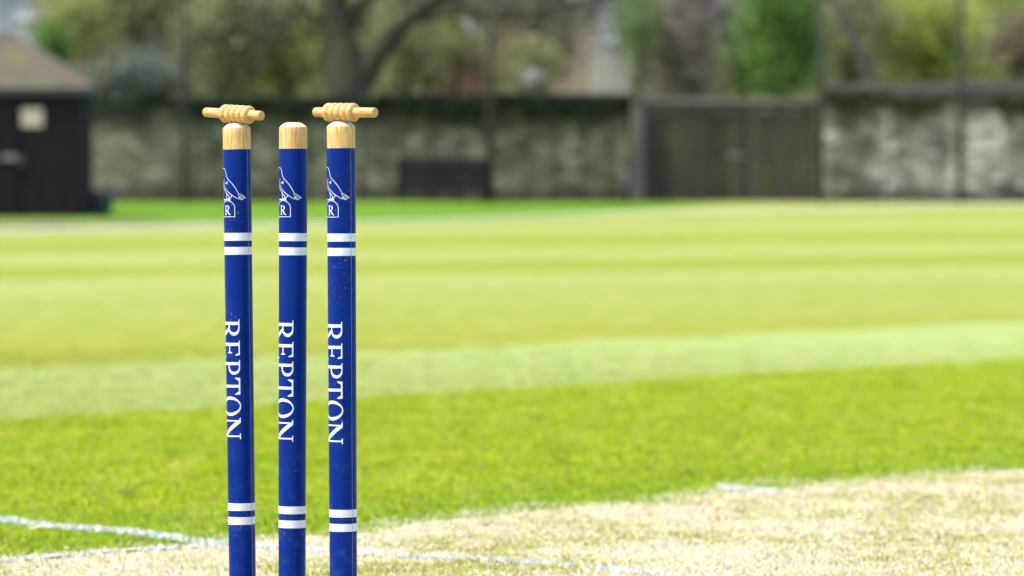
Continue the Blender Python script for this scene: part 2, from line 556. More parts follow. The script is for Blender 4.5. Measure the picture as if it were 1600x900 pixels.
m = N('blue_vinyl')
ob = m.coord()
rnd = m.node('ShaderNodeObjectInfo').outputs['Random']
off = m.node('ShaderNodeVectorMath', operation='ADD'); m.set(off.inputs[0], ob)
cmb = m.node('ShaderNodeCombineXYZ'); m.set(cmb.inputs[2], m.math('MULTIPLY', rnd, 9.0)); m.set(off.inputs[1], cmb.outputs[0])
patch = m.noise(off.outputs[0], 22, 3, .6)
sp = m.noise(off.outputs[0], 520, 3, .65)
scr = m.noise(m.mapping(off.outputs[0], scale=(1, 1, .12), rot=(.25, .3, 0)), 900, 2, .5)
speck = m.math('MULTIPLY', m.rng(sp, .67, .71), m.rng(patch, .50, .62))
scratch = m.math('MULTIPLY', m.rng(scr, .70, .74), m.rng(patch, .55, .65))
lowz = m.rng(m.xyz(ob)[2], .32, .10, 0, 1)
scuff = m.math('MULTIPLY', m.math('MULTIPLY', m.rng(m.noise(off.outputs[0], 900, 4, .7), .56, .66), m.rng(m.noise(off.outputs[0], 45, 3, .6), .52, .64)), m.math('MULTIPLY', lowz, .55))
wear = m.math('MAXIMUM', m.math('MAXIMUM', speck, scuff), m.math('MULTIPLY', scratch, .8), clamp=True)
base = m.ramp(m.noise(m.mapping(off.outputs[0], scale=(1, 1, .15)), 60, 3), [(.3, (.0003, .012, .118)), (.7, (.0005, .019, .158))])
c = m.mix(m.math('MULTIPLY', wear, .7), base, (.45, .48, .55))
BLUE = m.finish(m.principled(c, m.rng(patch, .3, .7, .24, .36), m.bump(m.noise(m.mapping(off.outputs[0], scale=(1, 1, .05)), 240, 2), .05, .001), .09))
m = N('white_vinyl')
ob = m.coord()
c = m.ramp(m.noise(ob, 180, 4, .6), [(.3, (.50, .51, .52)), (.62, (.57, .58, .59))])
c = m.mix(m.rng(m.noise(ob, 500, 3, .6), .68, .74, 0, .5), c, (.33, .30, .25))
WHITE = m.finish(m.principled(c, .35, None, .4))
SEAM = simple_mat('seam_edge', (.10, .10, .13), (.30, .30, .34), 300, .5, .1, .001)

def rad(z):
    return .01800 + (.01892 - .01800) * min(max((z - .09) / .59, -.2), 1.05)
zz = lambda row: CAM_Z - (row - HOR) / 1158.0
Z_BLUE = zz(232.6)

def wrap(u, v, dr):         # unrolled (metres right of the facing line, height) -> on the shaft
    r = rad(v)
    a = u / .0187
    return Vector(((r + dr) * math.sin(a), -(r + dr) * math.cos(a), v))

# --- serif capitals as outlines (cap height 1)
def bez(p0, p1, p2, p3, n=10):
    out = []
    for i in range(1, n + 1):
        t = i / n; s = 1 - t
        out.append((s**3*p0[0] + 3*s*s*t*p1[0] + 3*s*t*t*p2[0] + t**3*p3[0], s**3*p0[1] + 3*s*s*t*p1[1] + 3*s*t*t*p2[1] + t**3*p3[1]))
    return out
def ell(cx, cy, rx, ry, n=36, rot=0.0, rev=False):
    pts = []
    for i in range(n):
        a = 2 * math.pi * i / n
        x, y = rx * math.cos(a), ry * math.sin(a)
        pts.append((cx + x * math.cos(rot) - y * math.sin(rot), cy + x * math.sin(rot) + y * math.cos(rot)))
    return pts[::-1] if rev else pts
GL = {}
o_ = [(0, 0), (.35, 0), (.35, .03), (.245, .055), (.245, .475), (.34, .475)]
o_ += bez((.34, .475), (.44, .34), (.56, .06), (.74, .0)) + [(.90, -.02), (.90, .015)]
o_ += bez((.90, .015), (.76, .05), (.66, .28), (.50, .50))
o_ += bez((.50, .50), (.80, .60), (.78, 1.0), (.40, 1.0)) + [(0, 1), (0, .97), (.11, .945), (.11, .055), (0, .03)]
GL['R'] = [(o_, [[(.245, .53), (.33, .53)] + bez((.33, .53), (.66, .53), (.64, .95), (.34, .95)) + [(.245, .95)]])]
o_ = [(0, 0), (.36, 0), (.36, .03), (.245, .055), (.245, .43)]
o_ += bez((.245, .43), (.82, .40), (.82, 1.0), (.38, 1.0), 16) + [(0, 1), (0, .97), (.11, .945), (.11, .055), (0, .03)]
GL['P'] = [(o_, [[(.245, .49)] + bez((.245, .49), (.64, .47), (.66, .95), (.33, .95), 14) + [(.245, .95)]])]
GL['E'] = [([(0, 0), (.70, 0), (.76, .23), (.72, .23), (.62, .06), (.245, .055), (.245, .49), (.50, .49), (.54, .40), (.575, .40), (.575, .64), (.54, .64), (.50, .54), (.245, .54), (.245, .945), (.56, .945), (.64, .80), (.68, .80), (.66, 1), (0, 1), (0, .97), (.11, .945), (.11, .055), (0, .03)], [])]
GL['T'] = [([(.25, 0), (.63, 0), (.63, .03), (.51, .055), (.51, .935), (.70, .935), (.82, .77), (.86, .77), (.85, 1.0), (.03, 1.0), (.02, .77), (.06, .77), (.18, .935), (.375, .935), (.375, .055), (.25, .03)], [])]
GL['O'] = [(ell(.46, .5, .46, .525), [ell(.46, .5, .315, .475, rot=.06, rev=True)])]
GL['N'] = [([(0, 0), (.27, 0), (.27, .03), (.175, .055), (.175, .80), (.83, -.03), (.875, -.03), (.875, .945), (.98, .97), (.98, 1), (.71, 1), (.71, .97), (.81, .945), (.81, .26), (.23, 1), (0, 1), (0, .97), (.115, .93), (.115, .055), (0, .03)], [])]

def glyph_bm(bm, ch, place, dr, cuts):
    """place maps a glyph point to unrolled (u, v)"""
    for outer, holes in GL[ch]:
        loops = [[Vector((*place(p), 0)) for p in outer]] + [[Vector((*place(p), 0)) for p in h] for h in holes]
        flat = [p for l in loops for p in l]
        tris = tessellate_polygon(loops)
        b2 = bmesh.new()
        vs = [b2.verts.new(p) for p in flat]
        for t in tris:
            try: b2.faces.new([vs[i] for i in t])
            except ValueError: pass
        us = [p.x for p in flat]
        u = min(us) + cuts
        while u < max(us):
            bmesh.ops.bisect_plane(b2, geom=b2.verts[:] + b2.edges[:] + b2.faces[:], plane_co=(u, 0, 0), plane_no=(1, 0, 0))
            u += cuts
        mp = {v: bm.verts.new(wrap(v.co.x, v.co.y, dr)) for v in b2.verts}
        for f in b2.faces:
            nf = bm.faces.new([mp[v] for v in f.verts])
            nf.normal_update()
            c = nf.calc_center_median()
            if nf.normal.dot(Vector((c.x, c.y, 0))) < 0: nf.normal_flip()
        b2.free()

PXM = .2207e-3 * 1.0        # metres per pixel of the lettering study
CAPH = .0312
U_TOP = R(2.6) * .0187
TEXT_Z0 = zz(480 + 79 / 3.914)
LET = [('R', 0, .72), ('E', 130, .76), ('P', 250, .67), ('T', 357, .86), ('O', 476, .92), ('N', 606, .98)]
SPAN = {'R': 128, 'E': 105, 'P': 92, 'T': 108, 'O': 120, 'N': 134}
def lettering_bm():
    bm = bmesh.new()
    for ch, off, w in LET:
        sc_ = SPAN[ch] * PXM / {'R': .90, 'E': .76, 'P': .70, 'T': .86, 'O': .92, 'N': .98}[ch]
        def place(p, off=off, sc_=sc_):
            return (U_TOP - (1 - p[1]) * CAPH, TEXT_Z0 - off * PXM - p[0] * sc_)
        glyph_bm(bm, ch, place, .00045, .0012)
    return bm

def stroke(bm, pts, w, dr, closed=False):
    P = [Vector((p[0], p[1])) for p in pts]
    prev = None; n = len(P)
    for i, p in enumerate(P):
        a = P[i - 1] if i else (P[-2] if closed else P[0]); b = P[i + 1] if i < n - 1 else (P[1] if closed else P[-1])
        d = (b - a); d.normalize(); nr = Vector((-d.y, d.x)) * w / 2
        c = (bm.verts.new(wrap(p.x + nr.x, p.y + nr.y, dr)), bm.verts.new(wrap(p.x - nr.x, p.y - nr.y, dr)))
        if prev:
            f = bm.faces.new((prev[0], prev[1], c[1], c[0])); f.normal_update()
            q = f.calc_center_median()
            if f.normal.dot(Vector((q.x, q.y, 0))) < 0: f.normal_flip()
        prev = c
def zoomuv(p):
    px, row = p[0] / 9 + 425, p[1] / 9 + 250
    s = max(-.995, min(.995, (px - 458.2) / 21.9))
    return (math.asin(s) * .0187, zz(row))
def emblem_bm():
    bm = bmesh.new()
    k = 0
    def S(pts, w=.00078, raw=False, n=5, smooth=True):
        nonlocal k
        uv = pts if raw else [zoomuv(p) for p in pts]
        if smooth and len(uv) > 2:
            uv = [(v.x, v.y) for v in spline([(a, b, 0) for a, b in uv], n)]
        else:
            o = []
            for a, b in zip(uv, uv[1:]):
                o += [(a[0] + (b[0] - a[0]) * t / 6, a[1] + (b[1] - a[1]) * t / 6) for t in range(6)]
            uv = o + [uv[-1]]
        stroke(bm, uv, w, .00045 + k * .00001); k += 1
    S([(106, 112), (118, 112), (132, 130), (142, 165), (148, 205), (162, 247), (197, 292), (237, 337), (271, 386), (296, 432), (314, 468)])
    S([(314, 468), (362, 493), (416, 531)], smooth=False)
    S([(416, 531), (380, 542), (363, 564)], smooth=False)
    S([(363, 564), (342, 545), (322, 536)], smooth=False)
    S([(316, 470), (322, 505), (326, 538)])
    S([(326, 530), (342, 512), (364, 508), (388, 523), (366, 546), (346, 538), (338, 518)], .0009)
    S([(120, 262), (117, 320), (130, 382), (166, 437), (212, 482), (262, 517), (322, 548), (330, 536)])
    S([(106, 318), (110, 372), (126, 418), (146, 455), (153, 500), (152, 545)])
    S([(133, 318), (154, 322), (164, 340)], .001); S([(154, 322), (169, 296)], .001, smooth=False)
    S([(148, 462), (176, 496), (188, 520), (160, 551)])
    S([(223, 485), (216, 517), (186, 545), (166, 553)])
    S([(112, 560), (160, 552), (206, 563)], .0014)
    S([(158, 552), (196, 548)], smooth=False)
    d = lambda a: R(a) * .0187
    S([(d(-79), zz(262)), (d(-88), zz(262.5)), (d(-97), zz(266)), (d(-108), zz(271)), (d(-98), zz(272)), (d(-91), zz(277)), (d(-88), zz(285))], raw=True)
    # shield with round head
    c0, hw = d(-44.7), d(34.2)
    pts = [(c0 + hw, zz(338.7)), (c0 + hw, zz(332)), (c0 + hw, zz(325))]
    for i in range(1, 18):
        a = math.pi * i / 18
        pts.append((c0 + hw * math.cos(a), zz(325 - 11.6 * math.sin(a))))
    pts += [(c0 - hw, zz(325)), (c0 - hw, zz(332)), (c0 - hw, zz(338.7))]
    S(pts, raw=True, n=2)
    S([(c0 - hw - .0006, zz(338.7)), (c0 + hw + .0006, zz(338.7))], raw=True, smooth=False)
    u0, z0, hgt = d(-60), zz(335.8), 14.8 / 1158
    glyph_bm(bm, 'R', lambda p: (u0 + p[0] * hgt * .92, z0 + p[1] * hgt), .0007, .0012)
    return bm

def shaft_profile(z0, z1, dr, n):
    return [(rad(z0 + (z1 - z0) * i / n) + dr, z0 + (z1 - z0) * i / n) for i in range(n + 1)]
stump_meshes = {}
bm = bmesh.new()
ZT = .7113
prof = shaft_profile(-.06, Z_BLUE + .001, 0, 6) + shaft_profile(Z_BLUE + .004, .7040, 0, 3)
rt = prof[-1][0]
prof += [(rt - .0003, .7047), (rt - .0010, .7053), (rt - .0025, .7068), (rt - .0045, .7083), (rt - .0066, .7097), (rt - .0085, .7106), (rt - .0105, .7111), (.004, ZT), (.001, ZT)]
lathe(bm, prof, 64)
shaft = from_bm('shaft', bm, WOOD, smooth=True)
bm = bmesh.new()
lathe(bm, [(rad(0) - .0002, -.05)] + shaft_profile(-.05, Z_BLUE - .0003, .00025, 20) + [(rad(Z_BLUE) + .00025, Z_BLUE - .00001), (rad(Z_BLUE) + .0002, Z_BLUE), (rad(Z_BLUE) - .0002, Z_BLUE)], 64, caps=False)
sleeve = from_bm('blue_sleeve', bm, BLUE, smooth=True)
band_rows = [(364.2, 376.6), (386.4, 398.6), (790.6, 802.4), (812.4, 824.4)]
bands = []
for r0, r1 in band_rows:
    bm = bmesh.new()
    a, b = zz(r1), zz(r0)
    lathe(bm, [(rad(a) + .0003, a), (rad(a) + .0004, a + .00002), (rad(a) + .0004, a + .0002), (rad(b) + .0004, b - .0002), (rad(b) + .0004, b - .00002), (rad(b) + .0003, b)], 64, caps=False)
    bands.append(from_bm('white_band', bm, WHITE, smooth=False))
    for p in bands[-1].data.polygons: p.use_smooth = abs(p.normal.z) < .5
lettering = from_bm('lettering', lettering_bm(), WHITE)
emblem = from_bm('bird_emblem', emblem_bm(), WHITE)
def seam_obj(deg):
    bm = bmesh.new()
    prev = None
    for i in range(30):
        z = -.04 + (Z_BLUE - .001 + .04) * i / 29
        a = R(deg); w = .00028
        c = [bm.verts.new(wrap(a * .0187 + s, z, .00062)) for s in (w, -w)]
        if prev:
            f = bm.faces.new((prev[0], prev[1], c[1], c[0])); f.normal_update()
            q = f.calc_center_median()
            if f.normal.dot(Vector((q.x, q.y, 0))) < 0: f.normal_flip()
        prev = c
    return from_bm('seam', bm, SEAM)

specs = [(-.3668, 6.0635, -.0119, 47.0, 'blue cricket stump with a bail on top, farthest left and leaning slightly'),
         (-.2974, 6.0, .0035, None, 'middle blue cricket stump with a bare wooden top and no bail'),
         (-.2248, 5.9365, -.0047, 41.0, 'rightmost blue cricket stump, nearest, with a level bail on its top')]
STUMPS = []
for i, (x, y, lean, seamdeg, lab) in enumerate(specs):
    root = thing('cricket_stump', lab, 'stump', (x, y, 0), 0, 'cricket stumps of one wicket')
    root.rotation_euler = (0, lean, math.atan2(-x, y))
    for o in [shaft, sleeve, lettering, emblem] + bands:
        c = o if i == 0 else o.copy()
        if i: COL.objects.link(c)
        c.parent = root
        if o.name.startswith(('lettering', 'bird_emblem')): c.rotation_euler.z = R((-1.4, 0, -2.2)[i])
    if seamdeg is not None:
        seam_obj(seamdeg).parent = root
    STUMPS.append(root)

# ------------------------------------------------------------------ bails
def bail_mesh(flip):
    RS, RB, RV = .0066, .0127, .0098
    Llong, Lshort, Lb = .0355, .0205, .0540
    prof = []
    x = -Lb / 2 - Llong
    prof += [(.0045, x), (RS - .0004, x + .0002), (RS, x + .0012), (RS + .0001, x + .02), (RS + .0002, -Lb / 2 - .001)]
    nr = 5; p = Lb / nr
    for k in range(nr):
        c = -Lb / 2 + p * (k + .5)
        for j in range(0, 17):
            a = math.sin(-math.pi / 2 + math.pi * j / 16)
            prof_r = RV + (RB - RV) * math.sqrt(max(0, 1 - a * a * .999))
            if (k == 0 and a < 0) or (k == nr - 1 and a > 0):
                prof_r = RS + .0008 + (RB - RS - .0008) * max(0, 1 - abs(a) ** 2.2) ** .5
            prof.append((prof_r, c + a * p / 2 * .985))
    x1 = Lb / 2 + Lshort
    prof += [(RS + .0002, Lb / 2 + .001), (RS, x1 - .010), (RS, x1 - .0012), (RS - .0004, x1 - .0002), (.0045, x1)]
    if flip: prof = [(r, -h) for r, h in prof][::-1]
    bm = bmesh.new()
    lathe(bm, prof, 48, axis='X')
    me = bpy.data.meshes.new('bail')
    bm.to_mesh(me); bm.free()
    me.polygons.foreach_set('use_smooth', [True] * len(me.polygons))
    return me
for (si, flip, yaw, tilt, dx, lab) in [(0, False, -42.5, 3.2, .0010, 'turned wooden bail tilting to the right on the left stump'),
                                        (2, True, -41.5, 1.0, .0002, 'turned wooden bail lying level on the right stump')]:
    s = STUMPS[si]
    b = link('wooden_bail', bail_mesh(flip), BAILW)
    tag(b, lab, 'bail', group='bails on the stumps')
    top = Matrix.Rotation(s.rotation_euler.z, 4, 'Z') @ Matrix.Rotation(s.rotation_euler.y, 4, 'Y') @ Vector((0, 0, ZT))
    b.location = (s.location.x + top.x + dx, s.location.y + top.y - dx * .8, top.z + .0121)
    b.rotation_euler = (0, R(tilt), R(yaw))
    STUMPS.append(b) if False else None

# ------------------------------------------------------------------ small litter on the turf
LEAFB = simple_mat('dead_leaf_brown', (.16, .08, .03), (.30, .17, .07), 60, .8, .4, .004)
def dead_leaf(px, row, L_, lab, mat, rz):
    x, y = flat_at(px, row)
    bm = bmesh.new()
    prof = [(-.5, 0), (-.3, .22), (0, .30), (.25, .2), (.5, 0), (.25, -.22), (0, -.28), (-.3, -.2)]
    up = [bm.verts.new((a * L_, b * L_, .012 + .25 * L_ * abs(b) + .1 * L_ * abs(a))) for a, b in prof]
    mid = [bm.verts.new((a * L_, 0, .012)) for a in (-.3, 0, .25)]
    for q in ((up[0], mid[0], up[1]), (up[1], mid[0], mid[1], up[2]), (up[2], mid[1], mid[2], up[3]), (up[3], mid[2], up[4]),
              (up[0], up[7], mid[0]), (up[7], up[6], mid[1], mid[0]), (up[6], up[5], mid[2], mid[1]), (up[5], up[4], mid[2])):
        bm.faces.new(q)
    r = bmesh.ops.extrude_face_region(bm, geom=bm.faces[:])
    for v in r['geom']:
        if isinstance(v, bmesh.types.BMVert): v.co.z += .0008
    bmesh.ops.recalc_face_normals(bm, faces=bm.faces)
    o = from_bm('dead_leaf', bm, mat)
    o.location = (x, y, 0); o.rotation_euler = (0, 0, rz)
    return tag(o, lab, 'leaf', group='dead leaves on the turf')
dead_leaf(196, 771, .040, 'curled brown dead leaf on the green turf left of the stumps', LEAFB, .2)
dead_leaf(569, 734, .030, 'small brown dead leaf on the turf just right of the stumps', LEAFB, .5)
dead_leaf(1144, 698, .022, 'tiny dark dead leaf on the turf above the short white dash', LEAFB, .1)
x, y = flat_at(69, 828)
bm = bmesh.new()
tube(bm, [(-.027, -.002, .011), (-.01, .002, .015), (.01, .001, .014), (.027, .004, .012)], [.0018, .0022, .002, .0014], 6)
o = from_bm('straw_stalk', bm, simple_mat('straw', (.55, .42, .20), (.66, .53, .30), 80, .7, .1, .001), smooth=True)
o.location = (x, y, 0)
tag(o, 'pale dry stalk lying on the turf near the left crease line', 'straw')

# ------------------------------------------------------------------ boundary rope
ROPE = simple_mat('rope_fibre', (.60, .62, .58), (.78, .80, .78), 30, .85, .4, .01)
pts = []
for px, row in [(-260, 367), (0, 364), (165, 360), (360, 356), (573, 350), (800, 343), (1027, 335), (1275, 330), (1535, 324), (1750, 321)]:
    gx1, gy1 = ground_at(px, row)
    pts.append((gx1, gy1, float(T(gx1, gy1)) + .03))
bm = bmesh.new()
sp_ = spline(pts, 12)
tube(bm, [(p.x, p.y, float(T(p.x, p.y)) + .02) for p in sp_], [.015] * len(sp_), 8)
o = from_bm('boundary_rope', bm, ROPE, smooth=True)
tag(o, 'white boundary rope lying along the far edge of the field', 'rope')

# bare earth beside the shed
bm = bmesh.new()
rows = []
for i in range(25):
    px = -260 + i * 25
    t_ = i / 24
    a = ground_at(px, 358 - 11 * t_ ** 2 + 1.2 * math.sin(i)); 
    yb = a[1] + 11.0 * (1 - t_) + .05
    rows.append([bm.verts.new((a[0], a[1] + (yb - a[1]) * k / 5, float(T(a[0], a[1] + (yb - a[1]) * k / 5)) + .012)) for k in range(6)])
for a, b in zip(rows, rows[1:]):
    for k in range(5): bm.faces.new((a[k], b[k], b[k + 1], a[k + 1]))
o = from_bm('bare_ground', bm, DIRT)
tag(o, 'strip of bare brown earth in front of the shed', 'earth', kind='structure')

# ------------------------------------------------------------------ shed
m = N('black_boards')
ob = m.coord(); s = m.xyz(ob)
u = m.math('FRACT', m.math('MULTIPLY', s[0], 1 / .145))
gap = m.math('LESS_THAN', u, .07)
g = m.noise(m.mapping(ob, scale=(1, 1, .06)), 14, 4)
c = m.ramp(g, [(.3, (.0050, .0044, .0050)), (.7, (.0125, .0105, .0115))])
c = m.mix(gap, c, (.004, .004, .004))
BOARD = m.finish(m.principled(c, .85, m.bump(m.math('SUBTRACT', g, gap), .5, .01), .12))
m = N('mossy_tiles')
ob = m.coord()
br = m.node('ShaderNodeTexBrick'); m.set(br.inputs['Vector'], m.mapping(ob, rot=(R(90), 0, 0)))
br.inputs['Scale'].default_value = 4.0; br.inputs['Mortar Size'].default_value = .03
br.inputs['Color1'].default_value = (.062, .054, .036, 1); br.inputs['Color2'].default_value = (.085, .072, .050, 1); br.inputs['Mortar'].default_value = (.07, .06, .05, 1)
c = m.mix(m.rng(m.noise(ob, 1.2, 5, .6), .45, .68, 0, .8), br.outputs['Color'], (.10, .098, .030))
TILE = m.finish(m.principled(c, .85, m.bump(br.outputs['Fac'], -.4, .02), .2))
METAL = simple_mat('weathered_grey_steel', (.13, .125, .12), (.21, .205, .20), 12, .7, .2, .004, spec=.2)
DARKM = simple_mat('dark_painted_metal', (.012, .016, .02), (.03, .035, .04), 12, .5, .2, .004)
PAPER = simple_mat('aged_notice', (.36, .28, .20), (.44, .355, .27), 5, .8, .1, .002)

SY = 80.5
sz = float(T(-8, SY + .3)) - .02
x1 = X(128, SY); x0 = x1 - 3.6
shed = thing('timber_shed', 'black timber shed with a mossy hipped tile roof at the left', 'shed', ((x0 + x1) / 2, SY, sz))
hx, dep, hw_ = 1.8, 2.2, 2.26
box_obj('wall', (-hx, hx, 0, dep, 0, hw_), BOARD, shed)
box_obj('fascia', (-hx - .10, hx + .09, -.12, dep + .1, hw_ - .03, hw_ + .10), DARKM, shed, .01)
rise = Z(54, SY + 1.1) - (sz + hw_ + .1)
bm = bmesh.new()
o0 = .14; zb = hw_ + .10
P_ = [(-hx - o0, -o0, zb), (hx + o0, -o0, zb), (hx + o0, dep + o0, zb), (-hx - o0, dep + o0, zb)]
rid = [(-.42, dep / 2, zb + rise), (.42, dep / 2, zb + rise)]
v = [bm.verts.new(p) for p in P_ + rid]
for f in ((0, 1, 5, 4), (1, 2, 5), (2, 3, 4, 5), (3, 0, 4), (3, 2, 1, 0)): bm.faces.new([v[i] for i in f])
roof = from_bm('roof', bm, TILE, shed)
bm = bmesh.new()
for a, b in ((P_[1], rid[1]), (P_[0], rid[0]), (rid[0], rid[1]), (P_[2], rid[1]), (P_[3], rid[0])):
    tube(bm, [a, b], [.055, .055], 8)
from_bm('ridge_tile', bm, simple_mat('ridge_clay', (.08, .065, .05), (.13, .105, .08), 6, .85), roof)
lx = lambda px: X(px, SY) - (x0 + x1) / 2
lz = lambda row: Z(row, SY) - sz
door = box_obj('door', (lx(-62), lx(26), -.045, -.002, .06, lz(160)), BOARD, shed, .006)
box_obj('hasp', (lx(3), lx(27), -.075, -.047, lz(250), lz(242)), METAL, door, .004)
bm = bmesh.new()
bx(bm, lx(28), lx(39), -.11, -.05, lz(258), lz(246), .01)
tube(bm, [(lx(30), -.08, lz(247)), (lx(31), -.08, lz(240)), (lx(36), -.08, lz(240)), (lx(37), -.08, lz(247))], [.01] * 4, 8)
from_bm('padlock', bm, DARKM, door)
box_obj('notice', (lx(34), lx(67), -.022, -.002, lz(198), lz(169)), PAPER, shed, .003)
box_obj('corner_board', (hx - .11, hx + .012, -.022, -.003, 0, hw_ - .04), BOARD, shed, .004)

# bin by the shed
BINM = simple_mat('bin_plastic', (.012, .018, .022), (.022, .032, .036), 8, .5, .1, .004)
by = 81.0
bxx = X(160, by); bz = float(T(bxx, by))
bn = thing('litter_bin', 'low dark litter bin standing against the shed corner', 'bin', (bxx, by, bz - .01))
bm = bmesh.new(); lathe(bm, [(.15, 0), (.17, .02), (.195, .38), (.2, .42)], 24); from_bm('body', bm, BINM, bn, True)
bm = bmesh.new(); lathe(bm, [(.212, .42), (.215, .45), (.16, .475), (.05, .49)], 24); from_bm('lid', bm, DARKM, bn, True)

# ------------------------------------------------------------------ walls and gate
def stone_mat(name, cols, mortar, top_dark, top_z, base_z):
    m = N(name)
    ob = m.coord()
    dist = m.node('ShaderNodeVectorMath', operation='ADD'); m.set(dist.inputs[0], ob)
    sc2 = m.node('ShaderNodeVectorMath', operation='SCALE'); m.set(sc2.inputs[0], m.noise(ob, 3, 3, .5, 'Color')); sc2.inputs['Scale'].default_value = .12
    m.set(dist.inputs[1], sc2.outputs[0])
    br = m.node('ShaderNodeTexBrick'); m.set(br.inputs['Vector'], m.mapping(dist.outputs[0], rot=(R(90), 0, 0)))
    br.inputs['Scale'].default_value = 1.0
    br.inputs['Brick Width'].default_value = .33; br.inputs['Row Height'].default_value = .13
    br.inputs['Mortar Size'].default_value = .012; br.inputs['Mortar Smooth'].default_value = .3
    br.inputs['Color1'].default_value = (0, 0, 0, 1); br.inputs['Color2'].default_value = (1, 1, 1, 1)
    br.offset = .45
    n = m.noise(ob, 1.1, 5, .65)
    f = m.math('ADD', m.math('MULTIPLY', br.outputs['Color'], .28), m.math('MULTIPLY', n, .78))
    c = m.ramp(f, [(.36, cols[0]), (.52, cols[1]), (.70, cols[2])])
    c = m.mix(br.outputs['Fac'], c, mortar)
    z = m.xyz(ob)[2]
    blotch = m.noise(m.mapping(ob, scale=(.8, 1, 1)), 1.6, 5, .7)
    # darker below the coping and along the foot, with ragged edges
    wz = m.math('ADD', z, m.math('MULTIPLY', m.math('SUBTRACT', blotch, .5), 1.5))
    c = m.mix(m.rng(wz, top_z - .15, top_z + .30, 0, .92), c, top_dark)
    c = m.mix(m.rng(m.math('ADD', z, m.math('MULTIPLY', m.math('SUBTRACT', blotch, .5), .7)), base_z + .16, base_z + .46, .85, 0), c, (.035, .030, .028))
    c = m.mix(m.rng(m.noise(ob, .7, 4, .6), .52, .66, 0, .55), c, (.055, .062, .035))
    h = m.math('ADD', m.math('MULTIPLY', br.outputs['Fac'], -1.0), m.noise(ob, 9, 4))
    return m.finish(m.principled(c, .92, m.bump(h, .6, .03), .15))
WALL_L = stone_mat('mossy_stone', ((.066, .060, .034), (.150, .135, .078), (.29, .258, .160)), (.080, .074, .046), (.030, .032, .022), 1.55, 0.0)
WALL_R = stone_mat('pale_limewashed_stone', ((.10, .086, .064), (.29, .262, .205), (.55, .51, .43)), (.17, .16, .13), (.050, .045, .035), 1.80, 0.0)
COPE_L = simple_mat('mossy_coping', (.012, .017, .010), (.035, .042, .022), 3, .95, .6, .04)
COPE_R = simple_mat('weathered_coping', (0.0275, 0.0230, 0.0190), (0.0550, 0.0475, 0.0375), 3, .95, .6, .04)
WY = 92.0
def wall(label, pxa, pxb, top_rows, mat, cope, cope_h, base_row=316.5):
    xa, xb = X(pxa, WY), X(pxb, WY)
    zb_ = .52
    w = thing('stone_wall', label, 'wall', ((xa + xb) / 2, WY, zb_))
    n = 40
    bm = bmesh.new(); bmc = bmesh.new()
    hxw = (xb - xa) / 2
    def topz(t): return Z(top_rows[0] + (top_rows[1] - top_rows[0]) * t, WY) - zb_ + .025 * math.sin(t * 23) + .015 * math.sin(t * 61)
    prev = None; prevc = None
    for i in range(n + 1):
        t = i / n; x = -hxw + 2 * hxw * t; h = topz(t) - cope_h
        c = [bm.verts.new(p) for p in ((x, 0, -.1), (x, .02, h), (x, .42, h), (x, .45, -.1))]
        d = [bmc.verts.new(p) for p in ((x, -.07, h + .003), (x, -.07, h + cope_h * .6), (x, .02, h + cope_h), (x, .40, h + cope_h), (x, .5, h + cope_h * .5), (x, .5, h + .003))]
        if prev:
            for k in range(4): bm.faces.new((prev[k], c[k], c[(k + 1) % 4], prev[(k + 1) % 4]))
            for k in range(6): bmc.faces.new((prevc[k], d[k], d[(k + 1) % 6], prevc[(k + 1) % 6]))
        else:
            bm.faces.new(c); bmc.faces.new(d)
        prev, prevc = c, d
    bm.faces.new(prev[::-1]); bmc.faces.new(prevc[::-1])
    for b in (bm, bmc): bmesh.ops.recalc_face_normals(b, faces=b.faces)
    from_bm('masonry', bm, mat, w); from_bm('coping', bmc, cope, w)
    return w
wall('long mossy grey stone wall behind the bench and shed', -1100, 986, (153, 150), WALL_L, COPE_L, .12)
wall('taller pale stone wall with dark stained coping right of the gate', 1284, 1960, (131, 122), WALL_R, COPE_R, .40)

# gate post, gate
PILL = simple_mat('weathered_grey_post', (.045, .038, .031), (.10, .088, .075), 4, .9, .5, .02, stretch=(1, 1, .3))
gp = thing('gate_post', 'weathered grey brown post at the left of the wooden gate', 'post', (X(997, 91.8), 91.8, .5))
bm = bmesh.new(); bx(bm, -.12, .12, -.12, .12, -.05, Z(158, 91.8) - .5, .02); from_bm('shaft', bm, PILL, gp)
bm = bmesh.new(); bx(bm, -.15, .15, -.15, .15, Z(158, 91.8) - .498, Z(150, 91.8) - .5, .03); from_bm('cap', bm, PILL, gp)
m = N('gate_boards')
ob = m.coord(); s = m.xyz(ob)
u = m.math('MULTIPLY', s[0], 1 / .16)
cell = m.node('ShaderNodeTexWhiteNoise', noise_dimensions='1D'); m.set(cell.inputs['W'], m.math('FLOOR', u))
gap = m.math('LESS_THAN', m.math('FRACT', u), .08)
g = m.noise(m.mapping(ob, scale=(1, 1, .08)), 9, 5, .6)
f = m.math('ADD', m.math('MULTIPLY', cell.outputs['Value'], .4), m.math('MULTIPLY', g, .6))
c = m.ramp(f, [(.2, (.021, .017, .013)), (.5, (.037, .030, .022)), (.85, (.062, .053, .042))])
c = m.mix(m.rng(m.noise(m.mapping(ob, scale=(1, 1, .25)), 2.2, 3), .52, .68, 0, .6), c, (.050, .055, .014))
c = m.mix(gap, c, (.006, .006, .005))
GATE = m.finish(m.principled(c, .85, m.bump(m.math('SUBTRACT', g, gap), .5, .01), .2))
GY = 92.15
BENCHW_ = simple_mat('dark_beam', (.020, .018, .016), (.045, .040, .035), 6, .9, .3, .01)
gxa, gxb = X(1006.5, GY), X(1283, GY)
gate = thing('wooden_gate', 'wide dark vertical board gate between two stone walls', 'gate', ((gxa + gxb) / 2, GY, .50))
gh = (gxb - gxa) / 2
gt = Z(174, GY) - .50
